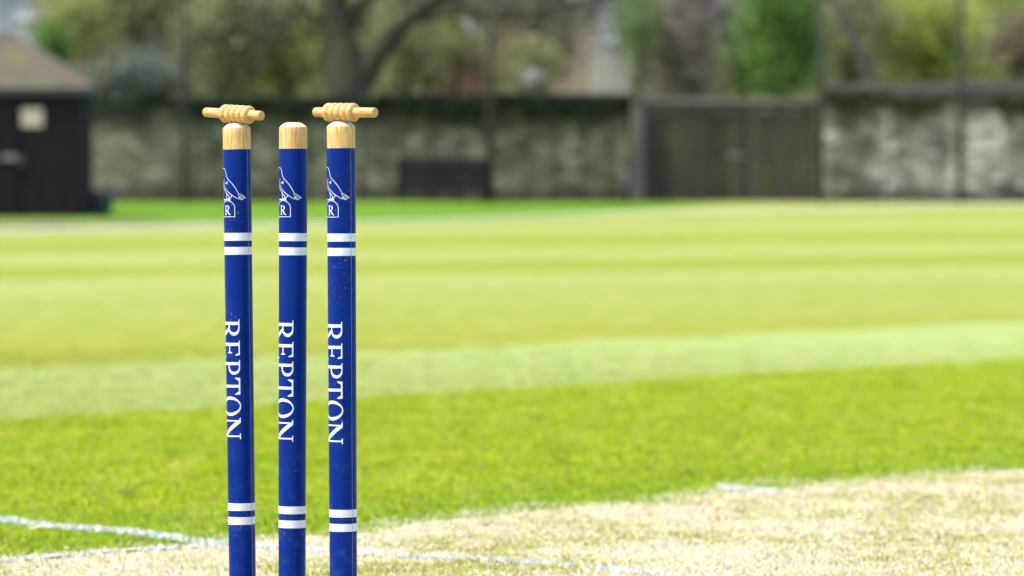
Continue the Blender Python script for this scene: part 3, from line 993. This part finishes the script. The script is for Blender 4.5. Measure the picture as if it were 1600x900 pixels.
def leaf_obj(a, b):
    bm = bmesh.new()
    x = a
    while x < b - .02:
        x2 = min(x + .157, b)
        bx(bm, x, x2 - .008, -.02 + random.uniform(-.004, .004), .02, .04 + random.uniform(-.01, .01), gt - .02 + random.uniform(-.02, .02))
        x = x2
    for z in (.25, gt * .5, gt - .25): bx(bm, a + .02, b - .02, .024, .07, z, z + .12)
    return from_bm('gate_leaf', bm, GATE, gate)
leaf_obj(-gh + .10, -.002); leaf_obj(.002, gh - .10)
for s_1 in (-1, 1):
    box_obj('side_post', tuple(sorted((s_1 * gh, s_1 * (gh - .095)))) + (-.05, .09, -.05, gt + .02), BENCHW_, gate, .01)
box_obj('lintel', (-gh + .0, gh, -.10, .16, Z(162, GY) - .5, Z(154, GY) - .5), simple_mat('pale_timber_beam', (.075, .067, .047), (.14, .125, .092), 4, .9, .4, .02, stretch=(.2, 1, 1)), gate, .015)
box_obj('head_beam', (-gh, gh, -.06, .10, gt + .025, Z(162.2, GY) - .5), BENCHW_, gate, .01)
bm = bmesh.new(); bx(bm, -.12, .12, -.055, -.025, gt * .52, gt * .52 + .05, .008)
tube(bm, [(.14, -.05, gt * .5), (.2, -.09, gt * .52), (.26, -.05, gt * .5)], [.015] * 3, 8)
from_bm('latch', bm, METAL, gate)

# short dark post by the wall end
po = thing('marker_post', 'short dark post standing at the wall end beside the gate post', 'post', (X(979, 91.4), 91.4, float(T(X(979, 91.4), 91.4)) - .02))
bm = bmesh.new(); lathe(bm, [(.085, 0), (.085, .74)], 16); from_bm('shaft', bm, DARKM, po, True)
bm = bmesh.new(); lathe(bm, [(.097, .742), (.097, .80), (.06, .84)], 16); from_bm('cap', bm, DARKM, po, True)

# ------------------------------------------------------------------ bench
BENCHW = simple_mat('dark_bench_timber', (.005, .005, .006), (.014, .013, .014), 8, .8, .3, .01, stretch=(.15, 1, 1), spec=.15)
BY = 90.9
bx0 = X(691, BY)
bench = thing('park_bench', 'dark slatted wooden bench standing against the stone wall', 'bench', (bx0, BY, float(T(bx0, BY)) - .01))
W2 = .92
bm = bmesh.new()
for i in range(5): bx(bm, -W2 + .03, W2 - .03, -.52 + i * .105, -.43 + i * .105, .41, .44, .006)
from_bm('seat', bm, BENCHW, bench)
bm = bmesh.new()
for z in (.455, .552, .649, .746): bx(bm, -W2 + .07, -.04, .03, .06, z, z + .093, .004); bx(bm, .04, W2 - .07, .03, .06, z, z + .093, .004)
bx(bm, -W2 + .07, W2 - .07, .02, .075, .845, .91, .01)
bx(bm, -.04, .04, .025, .07, .40, .843)
from_bm('backrest', bm, BENCHW, bench)
for sx in (-1, 1):
    xx = sx * (W2 - .035)
    a, b = sorted((xx - .035, xx + .035))
    box_obj('leg', (a, b, -.50, -.43, 0, .62), BENCHW, bench, .006)
    box_obj('leg', (a, b, .02, .09, 0, .90), BENCHW, bench, .006)
    box_obj('armrest', (a - .012, b + .012, -.54, .018, .622, .66), BENCHW, bench, .008)
box_obj('front_rail', (-W2 + .07, W2 - .07, -.49, -.44, .24, .40), BENCHW, bench, .006)

# ------------------------------------------------------------------ netting poles
POLE = simple_mat('green_steel_pole', (.026, .031, .022), (.046, .050, .036), 5, .7, .1, .004, spec=.1)
pole0 = None
for px, lab in [(288, 'tall dark green pole before the ivy at the wall near the shed'), (766, 'tall dark green pole rising right of the bench'),
                (1283, 'tall grey green pole at the right side of the gate'), (1500, 'tall dark green pole before the pale wall at far right')]:
    r = thing('netting_pole', lab, 'pole', (X(px, 91.2), 91.2, .48), 0, 'tall netting poles along the wall')
    if pole0 is None:
        bm = bmesh.new(); lathe(bm, [(.062, 0), (.062, 3.0), (.05, 6.2)], 16); pole0 = from_bm('shaft', bm, POLE, r, True)
        bm = bmesh.new(); lathe(bm, [(.07, 6.202), (.07, 6.24), (.03, 6.27)], 16); cap0 = from_bm('cap', bm, POLE, r, True)
    else:
        for o in (pole0, cap0):
            c = o.copy(); COL.objects.link(c); c.parent = r

# ------------------------------------------------------------------ vegetation
def leaf_mat(name, c1, c2, c3=None, trans=.35):
    m = N(name)
    t = m.attr('tint')
    stops = [(0, c1), (.75, c2)] + ([(.97, c3)] if c3 else [])
    c = m.ramp(t, stops)
    d1 = m.principled(c, .6, None, .25)
    tr = m.node('ShaderNodeBsdfTranslucent'); m.set(tr.inputs[0], c)
    mx = m.node('ShaderNodeMixShader'); mx.inputs[0].default_value = trans
    m.nt.links.new(d1, mx.inputs[1]); m.nt.links.new(tr.outputs[0], mx.inputs[2])
    return m.finish(mx.outputs[0])
def leaf_quads(cent, size, aspect=.6):
    n = len(cent)
    a = rng.normal(0, 1, (n, 3)); a /= np.linalg.norm(a, axis=1)[:, None]
    b = rng.normal(0, 1, (n, 3)); b -= (a * b).sum(1)[:, None] * a; b /= np.linalg.norm(b, axis=1)[:, None]
    s = (size * rng.uniform(.6, 1.4, n))[:, None]
    A_, B_ = a * s, b * s * aspect
    v = np.stack([cent - A_, cent - B_ * .9, cent + A_, cent + B_], 1).reshape(-1, 3)
    return v, np.arange(4 * n).reshape(n, 4)
def crown_obj(name, cents, size, mat, parent, clump_tint=None, aspect=.6):
    v, f = leaf_quads(cents, size, aspect)
    n = len(cents)
    t = np.clip(rng.uniform(0, 1, n) * .6 + (clump_tint if clump_tint is not None else .2), 0, 1)
    return link(name, np_mesh(name, v, f, {'tint': np.repeat(t, 4)}), mat, parent)
def clump_points(c, rad3, nclump, per, csize, fill=.55):
    """leaf positions in clumps through an ellipsoid"""
    d = rng.normal(0, 1, (nclump, 3)); d /= np.linalg.norm(d, axis=1)[:, None]
    rr = rng.uniform(0, 1, nclump) ** fill
    lob = np.ones(nclump)
    for _ in range(4):
        ax = rng.normal(0, 1, 3); ax /= np.linalg.norm(ax)
        lob += .22 * np.sin((d @ ax) * rng.uniform(3, 7) + rng.uniform(0, 6))
    cc = np.asarray(c) + d * (rr * lob)[:, None] * np.asarray(rad3)
    cs = csize * rng.uniform(.5, 1.5, nclump)
    p = rng.normal(0, 1, (nclump, per, 3)) * cs[:, None, None] * .7 + cc[:, None, :]
    tint = np.repeat(rng.uniform(0, .4, nclump), per)
    return p.reshape(-1, 3), tint, cc
BARK = simple_mat('grey_brown_bark', (.035, .030, .022), (.085, .075, .055), 6, .95, .7, .03, stretch=(1, 1, .3))
BARKM = simple_mat('mossy_bark', (.011, .013, .007), (.058, .060, .026), 1.6, .95, .8, .05, stretch=(1, 1, .4))
BARKP = simple_mat('purple_twig_bark', (.070, .056, .050), (.13, .11, .10), 6, .95, .5, .02)

def tree(name, label, cat, px, row_c, y, rpx, rrow, mat, nclump, per, lsize, csize, bark=BARK, trunk_r=.12, group=None, depth=1.6, base=None, nlimb=9, fill=.55, aspect=.6):
    """crown centred on (px,row_c) at distance y; trunk down to the ground with limbs into the clumps"""
    s = F / y
    cx, cz = X(px, y), Z(row_c, y)
    gz = float(T(cx, y)) if base is None else base
    r = thing(name, label, cat, (cx, y, gz - .05), 0, group)
    loc = np.array([cx, y, gz - .05])
    c = np.array([0, 0, cz - gz + .05])
    p, tint, cc = clump_points(c, (rpx / s, depth, rrow / s), nclump, per, csize, fill)
    ok = p[:, 2] > .05
    crown_obj('crown', p[ok], lsize, mat, r, tint[ok], aspect)
    bm = bmesh.new()
    top = c + np.array([.1, 0, rrow / s * .5])
    k = 6
    stem = [Vector((0.08 * math.sin(i * 1.7), .06 * math.cos(i * 2.1), top[2] * i / k)) for i in range(k + 1)]
    tube(bm, stem, [trunk_r * (1 - .8 * i / k) * (1.25 if i == 0 else 1) for i in range(k + 1)], 10, .08)
    for j in range(min(nlimb, len(cc))):
        e = Vector(cc[j]); i = random.randint(1, k - 1)
        if e.z < .3: continue
        a = stem[i]
        mid = a.lerp(e, .5) + Vector((random.uniform(-.1, .1), random.uniform(-.1, .1), .12))
        tube(bm, [a, mid, e], [trunk_r * .4, trunk_r * .25, trunk_r * .08], 7, .08)
    from_bm('trunk', bm, bark, r, True)
    return r
G_OLIVE = leaf_mat('olive_leaf', (.105, .110, .045), (.25, .255, .100), (.42, .42, .24))
G_YELOL = leaf_mat('yellow_olive_leaf', (.145, .155, .042), (.30, .31, .090), (.42, .43, .19))
G_GREY = leaf_mat('grey_green_leaf', (.075, .090, .062), (.16, .18, .130), (.26, .28, .22))
G_TAN = leaf_mat('tan_bud_leaf', (.115, .095, .050), (.23, .195, .105), (.33, .30, .18))
G_EVER = leaf_mat('evergreen_leaf', (.030, .075, .012), (.12, .235, .035), (.20, .33, .07))
G_MIXG = leaf_mat('mid_green_leaf', (.06, .085, .028), (.14, .20, .06), (.22, .28, .11))
G_LIME = leaf_mat('fresh_lime_leaf', (.19, .25, .045), (.34, .40, .085), (.42, .47, .14), .45)
G_BROWN = leaf_mat('brown_twig', (.17, .145, .122), (.31, .27, .228), (.40, .37, .31))
G_MOSS = leaf_mat('olive_moss', (.030, .034, .014), (.070, .080, .028), (.10, .11, .04), .2)
G_IVY = leaf_mat('dark_ivy_leaf', (.012, .020, .009), (.034, .048, .024), (.07, .09, .05), .15)
G_TEAL = leaf_mat('teal_ivy_leaf', (.055, .080, .062), (.130, .165, .130), (.25, .29, .24), .2)

# big mossy tree behind the wall
ty = 96.5
s96 = F / ty
big = thing('mossy_tree', 'big forked tree with mossy trunk behind the stone wall', 'tree', (X(552, ty), ty, float(T(0, ty)) - .05))
def loc_(px, row, dy=0.0): return Vector((X(px, ty) - big.location.x, dy, Z(row, ty) - big.location.z))
bm = bmesh.new()
tube(bm, spline([loc_(560, 318), loc_(556, 240), loc_(546, 170), loc_(541, 115), loc_(529, 55), loc_(522, -10), loc_(516, -90), loc_(518, -170)], 4),
     [v_ for v_ in np.interp(np.linspace(0, 7, 29), range(8), [.78, .64, .54, .48, .34, .28, .22, .12])], 18, .05)
from_bm('trunk', bm, BARKM, big, True)
def limb(pts, rads):
    bm = bmesh.new()
    sp2 = spline(pts, 4)
    tube(bm, sp2, np.interp(np.linspace(0, len(pts) - 1, len(sp2)), range(len(pts)), rads), 12, .06)
    return from_bm('limb', bm, BARKM, big, True)
limb([loc_(556, 138), loc_(585, 95, -.1), loc_(618, 52, -.3), loc_(655, 20, -.5), loc_(715, -25, -.6)], [.34, .24, .20, .17, .12])
limb([loc_(645, 30, -.4), loc_(720, 22, -.8), loc_(800, 24, -1.0), loc_(880, 10, -1.1), loc_(960, -10, -1.2)], [.13, .11, .085, .06, .03])
limb([loc_(535, 62), loc_(480, 18, .2), loc_(440, -40, .3)], [.11, .08, .05])
limb([loc_(540, 75), loc_(556, 20, .4), loc_(600, -40, .7), loc_(640, -110, .9)], [.12, .11, .09, .05])
cp = []
for (px, row, n) in [(470, 20, 500), (430, 40, 400), (640, -20, 600), (700, 10, 700), (780, 10, 500), (850, 5, 500), (560, -60, 900), (500, -90, 900), (660, -90, 900), (400, -30, 500), (900, 0, 250)]:
    c = loc_(px, row); cp.append(rng.normal(0, 1, (n, 3)) * np.array([.55, .6, .25]) + np.array(c))
crown_obj('crown', np.concatenate(cp), .055, G_IVY, big)

TG = 'trees and shrubs behind the wall'
tree('olive_tree', 'yellow olive tree right of the shed roof below the pale house', 'tree', 112, 45, 101, 48, 75, G_YELOL, 90, 70, .07, .30, group=TG)
tree('olive_tree', 'olive tree behind the pole near the shed', 'tree', 215, 20, 104, 75, 75, G_OLIVE, 120, 70, .075, .32, group=TG)
tree('olive_tree', 'dull olive tree between the pole and the forked tree', 'tree', 345, 45, 103, 70, 100, G_OLIVE, 140, 70, .075, .32, group=TG)
tree('olive_tree', 'olive tree close to the left side of the forked trunk', 'tree', 445, 65, 105, 65, 85, G_YELOL, 110, 60, .07, .32, group=TG)
tree('olive_tree', 'tall dull olive tree filling the gap behind the netting pole near the shed', 'tree', 285, 60, 109, 60, 100, G_OLIVE, 110, 60, .08, .42, group=TG)
tree('olive_tree', 'olive tree standing directly behind the forked trunk', 'tree', 545, 60, 110, 75, 100, G_OLIVE, 130, 60, .08, .42, group=TG)
tree('olive_tree', 'loose olive tree partly covering the red brick outbuilding', 'tree', 715, 55, 106, 55, 70, G_YELOL, 42, 50, .07, .38, group=TG)
tree('olive_tree', 'olive shrub in the fork of the big mossy tree', 'shrub', 640, 75, 104, 60, 60, G_OLIVE, 90, 55, .07, .30, group=TG)
tree('bare_tree', 'tan budding tree between the brick house and pale house', 'tree', 830, 50, 106, 95, 105, G_TAN, 95, 55, .16, .36, nlimb=30, aspect=.12, group=TG)
tree('olive_tree', 'yellow green shrub under the tan tree above the wall', 'shrub', 832, 100, 103, 50, 34, G_OLIVE, 30, 50, .06, .32, group=TG)
tree('evergreen_shrub', 'narrow evergreen beside the pale house', 'shrub', 998, 30, 101, 18, 95, G_MIXG, 50, 60, .055, .34, group=TG)
tree('bare_tree', 'purplish brown leafless tree above the wooden gate', 'tree', 1085, 60, 103, 100, 125, G_BROWN, 200, 75, .22, .40, bark=BARKP, nlimb=45, aspect=.07, group=TG)
tree('olive_tree', 'mixed green shrub filling between the purplish tree and the evergreen', 'shrub', 1160, 95, 100.5, 22, 50, G_MIXG, 26, 50, .06, .36, group=TG)
tree('evergreen_tree', 'dense bright evergreen rising behind the right of the gate', 'tree', 1216, 40, 100, 58, 130, G_EVER, 220, 80, .06, .36, group=TG)
tree('bare_tree', 'thin olive tree beside the pole right of the gate', 'tree', 1325, 40, 105, 55, 100, G_OLIVE, 80, 60, .17, .34, nlimb=24, aspect=.14, group=TG)
tree('lime_tree', 'bright lime green tree between the leaning trunk and right pole', 'tree', 1450, 62, 107, 88, 75, G_LIME, 150, 75, .075, .32, group=TG)
tree('lime_tree', 'fresh lime green tree at the right edge behind the pole', 'tree', 1590, 40, 112, 95, 95, G_LIME, 150, 70, .075, .34, group=TG)
tree('bare_tree', 'brown leafless shrub at the right edge above the wall', 'shrub', 1585, 68, 102, 42, 42, G_TAN, 60, 60, .18, .25, bark=BARKP, nlimb=16, aspect=.08, group=TG)
G_PALE = leaf_mat('pale_spot_leaf', (.30, .30, .27), (.44, .44, .40), None, .3)  # for two added leaf clusters that stand in for bright blur spots
tree('bright_spot_leaves', 'small white flowering shrub just above the wall between the pole and the cream house', 'shrub', 837, 121, 99, 13, 5, G_PALE, 5, 40, .06, .10, trunk_r=.04, depth=.3, nlimb=4, group=TG)  # added leaf cluster standing in for a bright blur spot, not a flowering shrub
tree('bright_spot_leaves', 'pale blossoming tree top between the forked tree limb and the pole', 'shrub', 741, 42, 103.5, 9, 7, G_PALE, 4, 34, .06, .11, trunk_r=.05, depth=.3, nlimb=3, group=TG)  # added leaf cluster standing in for a bright blur spot, not a blossoming tree
# leaning trunk over the right wall
ln = thing('leaning_tree', 'bare dark trunk leaning over the pale wall right of the gate', 'tree', (X(1385, 93.4), 93.4, .5))
bm = bmesh.new()
def l2(px, row, dy=0): return Vector((X(px, 93.4) - ln.location.x, dy, Z(row, 93.4) - ln.location.z))
tube(bm, spline([l2(1388, 318), l2(1382, 210), l2(1362, 130), l2(1336, 70), l2(1308, 15), l2(1280, -50)], 4), np.interp(np.linspace(0, 5, 21), range(6), [.17, .16, .15, .13, .10, .06]), 10, .08)
from_bm('trunk', bm, BARK, ln, True)
bm = bmesh.new(); tube(bm, [l2(1336, 70), l2(1352, 30, .1), l2(1380, -20, .2)], [.06, .05, .03], 8, .08); from_bm('limb', bm, BARK, ln, True)

# ivy on the walls
def ivy(label, pxa, pxb, row_top, row_bot, mat, n, y=91.86, thick=.14, lsize=.05, drape=1.0, name='ivy'):
    cx = X((pxa + pxb) / 2, y)
    zb_ = float(T(cx, y))
    r = thing(name, label, 'ivy', (cx, y, zb_), 0, 'ivy growing on the walls')
    u = rng.uniform(0, 1, n)
    px = pxa + (pxb - pxa) * u
    low = row_bot - (row_bot - row_top) * .45 * (.5 + .5 * np.sin(u * 19 + pxa) * np.cos(u * 7.3 + 1)) * drape
    edge = np.clip(np.minimum(u, 1 - u) / .18, .25, 1)
    rowv = row_top + (low - row_top) * edge * rng.uniform(0, 1, n) ** 1.3
    p = np.stack([X(px, y) - cx, rng.uniform(-thick, thick * .4, n), Z(rowv, y) - zb_], -1)
    crown_obj('foliage', p, lsize, mat, r, .35 * (rng.uniform(0, 1, n) < .3))
    bm = bmesh.new()
    for j in range(4):
        pj = pxa + (pxb - pxa) * (.15 + .22 * j)
        tube(bm, [(X(pj, y) - cx, .10, 0), (X(pj + 6, y) - cx, .09, (Z(row_top, y) - zb_) * .5), (X(pj - 4, y) - cx, .04, Z(row_top + 12, y) - zb_)], [.03, .025, .012], 6, .1)
    from_bm('stem', bm, BARK, r, True)
    return r
ivy('dark ivy hanging over the wall top above the bench', 590, 800, 148, 190, G_IVY, 3600)
ivy('dark ivy over the wall top between bench and gate post', 790, 985, 148, 192, G_IVY, 3400)
ivy('dark ivy along the wall top behind the stumps', 400, 600, 152, 185, G_IVY, 2600)
ivy('thin dark ivy on the wall top right of the ivy mound', 280, 405, 154, 184, G_IVY, 1500)
ivy('mossy green growth over the coping nearest the gate at right', 1290, 1380, 140, 205, G_MOSS, 900, drape=1.6)
ivy('patch of green ivy under the coping at mid right wall', 1395, 1480, 150, 190, G_MOSS, 700, drape=1.6)
ivy('patch of green ivy hanging at the far right of the pale wall', 1555, 1640, 150, 200, G_MOSS, 800, drape=1.6)
r = tree('ivy_mound', 'dark bushy ivy mound on the wall beside the shed', 'ivy', 208, 146, 92.55, 66, 15, G_IVY, 60, 80, .06, .20, depth=.85, trunk_r=.06, group='ivy growing on the walls')
r = tree('ivy_mound', 'grey green leafy shrub rising above the dark ivy mound', 'shrub', 215, 120, 94.0, 92, 14, G_GREY, 60, 50, .055, .42, depth=.7, trunk_r=.07, group='ivy growing on the walls')
tree('evergreen_shrub', 'small dark green shrub behind the shed roof slope', 'shrub', 82, 75, 97, 20, 35, G_EVER, 26, 60, .06, .2, trunk_r=.06, depth=.6, group=TG)

# far wood on the hillside
def wood(label, x0, x1, y0, y1, n, mat, h):
    x = rng.uniform(x0, x1, n); y = rng.uniform(y0, y1, n)
    z = T(x, y) + h * rng.uniform(0, 1, n) ** .8 * (.65 + .35 * np.sin(x * .9 + y) * np.cos(x * .37))
    o = crown_obj('far_wood', np.stack([x, y, z], -1), .16, mat, None, .4 * (np.sin(x * 1.1 + 1.5 * np.sin(y)) > 0))
    return tag(o, label, 'woodland', kind='stuff')
wood('mixed olive woodland covering the rising slope behind the houses', -30, 26, 118, 150, 56000, G_OLIVE, 7.0)

# ------------------------------------------------------------------ houses behind
CREAM = simple_mat('cream_render', (.24, .235, .18), (.34, .33, .26), 2.0, .9, .2, .01)
GREYR = simple_mat('pale_grey_render', (.19, .20, .195), (.27, .28, .28), 2.0, .9, .2, .01)
m = N('red_brick')
ob = m.coord()
br = m.node('ShaderNodeTexBrick'); m.set(br.inputs['Vector'], m.mapping(ob, rot=(R(90), 0, 0)))
br.inputs['Scale'].default_value = 1.0; br.inputs['Brick Width'].default_value = .23; br.inputs['Row Height'].default_value = .075; br.inputs['Mortar Size'].default_value = .008
br.inputs['Color1'].default_value = (.25, .095, .06, 1); br.inputs['Color2'].default_value = (.32, .14, .09, 1); br.inputs['Mortar'].default_value = (.25, .2, .16, 1)
BRICK = m.finish(m.principled(br.outputs['Color'], .9, None, .2))
SLATE = simple_mat('grey_slate', (.07, .07, .075), (.13, .125, .12), 5, .7, .4, .02)
CLAY = simple_mat('clay_roof', (.10, .05, .035), (.16, .085, .06), 5, .85, .4, .02)
GLASS = simple_mat('dark_window_glass', (.012, .014, .016), (.03, .034, .036), 2, .08, .0, .001, spec=.6)
FRAME = simple_mat('white_window_frame', (.40, .41, .42), (.48, .49, .50), 8, .5, .1, .002)
def house(name, label, px0, px1, y, row_eave, row_ridge, wallm, roofm, wins, depth=6.0, chim=None, gable_front=False):
    xa, xb = X(px0, y), X(px1, y)
    gz = float(T((xa + xb) / 2, y)) - .3
    h = thing(name, label, 'house', ((xa + xb) / 2, y, gz))
    hx_ = (xb - xa) / 2; ze = Z(row_eave, y) - gz; zr = Z(row_ridge, y) - gz
    w = box_obj('wall', (-hx_, hx_, 0, depth, 0, ze), wallm, h)
    bm = bmesh.new(); o = .2
    if gable_front:
        pr = [(-hx_, 0, ze + .002), (hx_, 0, ze + .002), (0, 0, zr - .1), (-hx_, depth, ze + .002), (hx_, depth, ze + .002), (0, depth, zr - .1)]
        v = [bm.verts.new(p) for p in pr]
        for f in ((0, 1, 2), (4, 3, 5), (0, 3, 4, 1), (1, 4, 5, 2), (3, 0, 2, 5)): bm.faces.new([v[i] for i in f])
        from_bm('gable', bm, wallm, h)
        bm = bmesh.new()
        for sx in (-1, 1):
            dirx = Vector((sx * hx_, 0, ze - zr)).normalized()
            a0 = Vector((0, -o, zr)); a1 = Vector((sx * hx_, -o, ze + .1)) + dirx * .25
            th = Vector((0, 0, .12))
            q = [a0, a1, a1 + Vector((0, depth + 2 * o, 0)), a0 + Vector((0, depth + 2 * o, 0))]
            vs = [bm.verts.new(p) for p in q] + [bm.verts.new(p + th) for p in q]
            for f in ((3, 2, 1, 0), (4, 5, 6, 7), (0, 1, 5, 4), (1, 2, 6, 5), (2, 3, 7, 6), (3, 0, 4, 7)): bm.faces.new([vs[i] for i in f])
        rf = from_bm('roof', bm, roofm, h)
    else:
        pr = [(-hx_ - o, -o, ze + .002), (hx_ + o, -o, ze + .002), (hx_ + o, depth + o, ze + .002), (-hx_ - o, depth + o, ze + .002), (-hx_ - o, depth / 2, zr), (hx_ + o, depth / 2, zr)]
        v = [bm.verts.new(p) for p in pr]
        for f in ((0, 1, 5, 4), (1, 2, 5), (2, 3, 4, 5), (3, 0, 4), (3, 2, 1, 0)): bm.faces.new([v[i] for i in f])
        rf = from_bm('roof', bm, roofm, h)
    if chim is not None:
        cx_ = X(chim, y) - h.location.x
        box_obj('chimney', (cx_ - .25, cx_ + .25, depth / 2 - .25, depth / 2 + .25, zr - .4, zr + 1.1), BRICK, rf, .02)
    for (p0, p1, r0, r1) in wins:
        a, b = X(p0, y) - h.location.x, X(p1, y) - h.location.x
        z1, z0 = Z(r0, y) - gz, Z(r1, y) - gz
        bm = bmesh.new(); t_ = .07
        for d in ((a, b, -.06, .0, z0, z0 + t_), (a, b, -.06, .0, z1 - t_, z1), (a, a + t_, -.06, 0, z0 + t_, z1 - t_), (b - t_, b, -.06, 0, z0 + t_, z1 - t_), ((a + b) / 2 - .025, (a + b) / 2 + .025, -.05, 0, z0 + t_, z1 - t_)):
            bx(bm, d[0], d[1], d[2], d[3] - .003, d[4], d[5])
        win = from_bm('window', bm, FRAME, h)
        box_obj('pane', (a + t_ * .5, b - t_ * .5, -.03, -.004, z0 + t_ * .5, z1 - t_ * .5), GLASS, win)
        box_obj('sill', (a - .06, b + .06, -.12, -.003, z0 - .09, z0 - .004), FRAME, win, .01)
    return h
house('pale_house', 'pale grey house with white window frames above the shed roof', -90, 74, 113, -28, -110, GREYR, SLATE, [(28, 62, 14, 26), (32, 56, 44, 62), (-40, -5, 5, 45)], chim=-40)
house('cream_house', 'narrow cream gabled house right of the tan tree', 925, 981, 112, 18, -32, CREAM, SLATE, [(941, 962, 32, 62)], gable_front=True)
house('brick_house', 'low red brick outbuilding beside the forked tree', 655, 756, 111, 92, 62, BRICK, CLAY, [(684, 700, 106, 122)], depth=4)
TANST = simple_mat('tan_stone', (.20, .16, .10), (.34, .29, .20), 1.6, .9, .3, .02)
house('stone_cottage', 'tan stone cottage half hidden behind the budding tan tree', 790, 921, 115, 6, -70, TANST, SLATE, [(815, 840, 100, 128), (862, 888, 22, 48), (815, 838, 20, 46)])
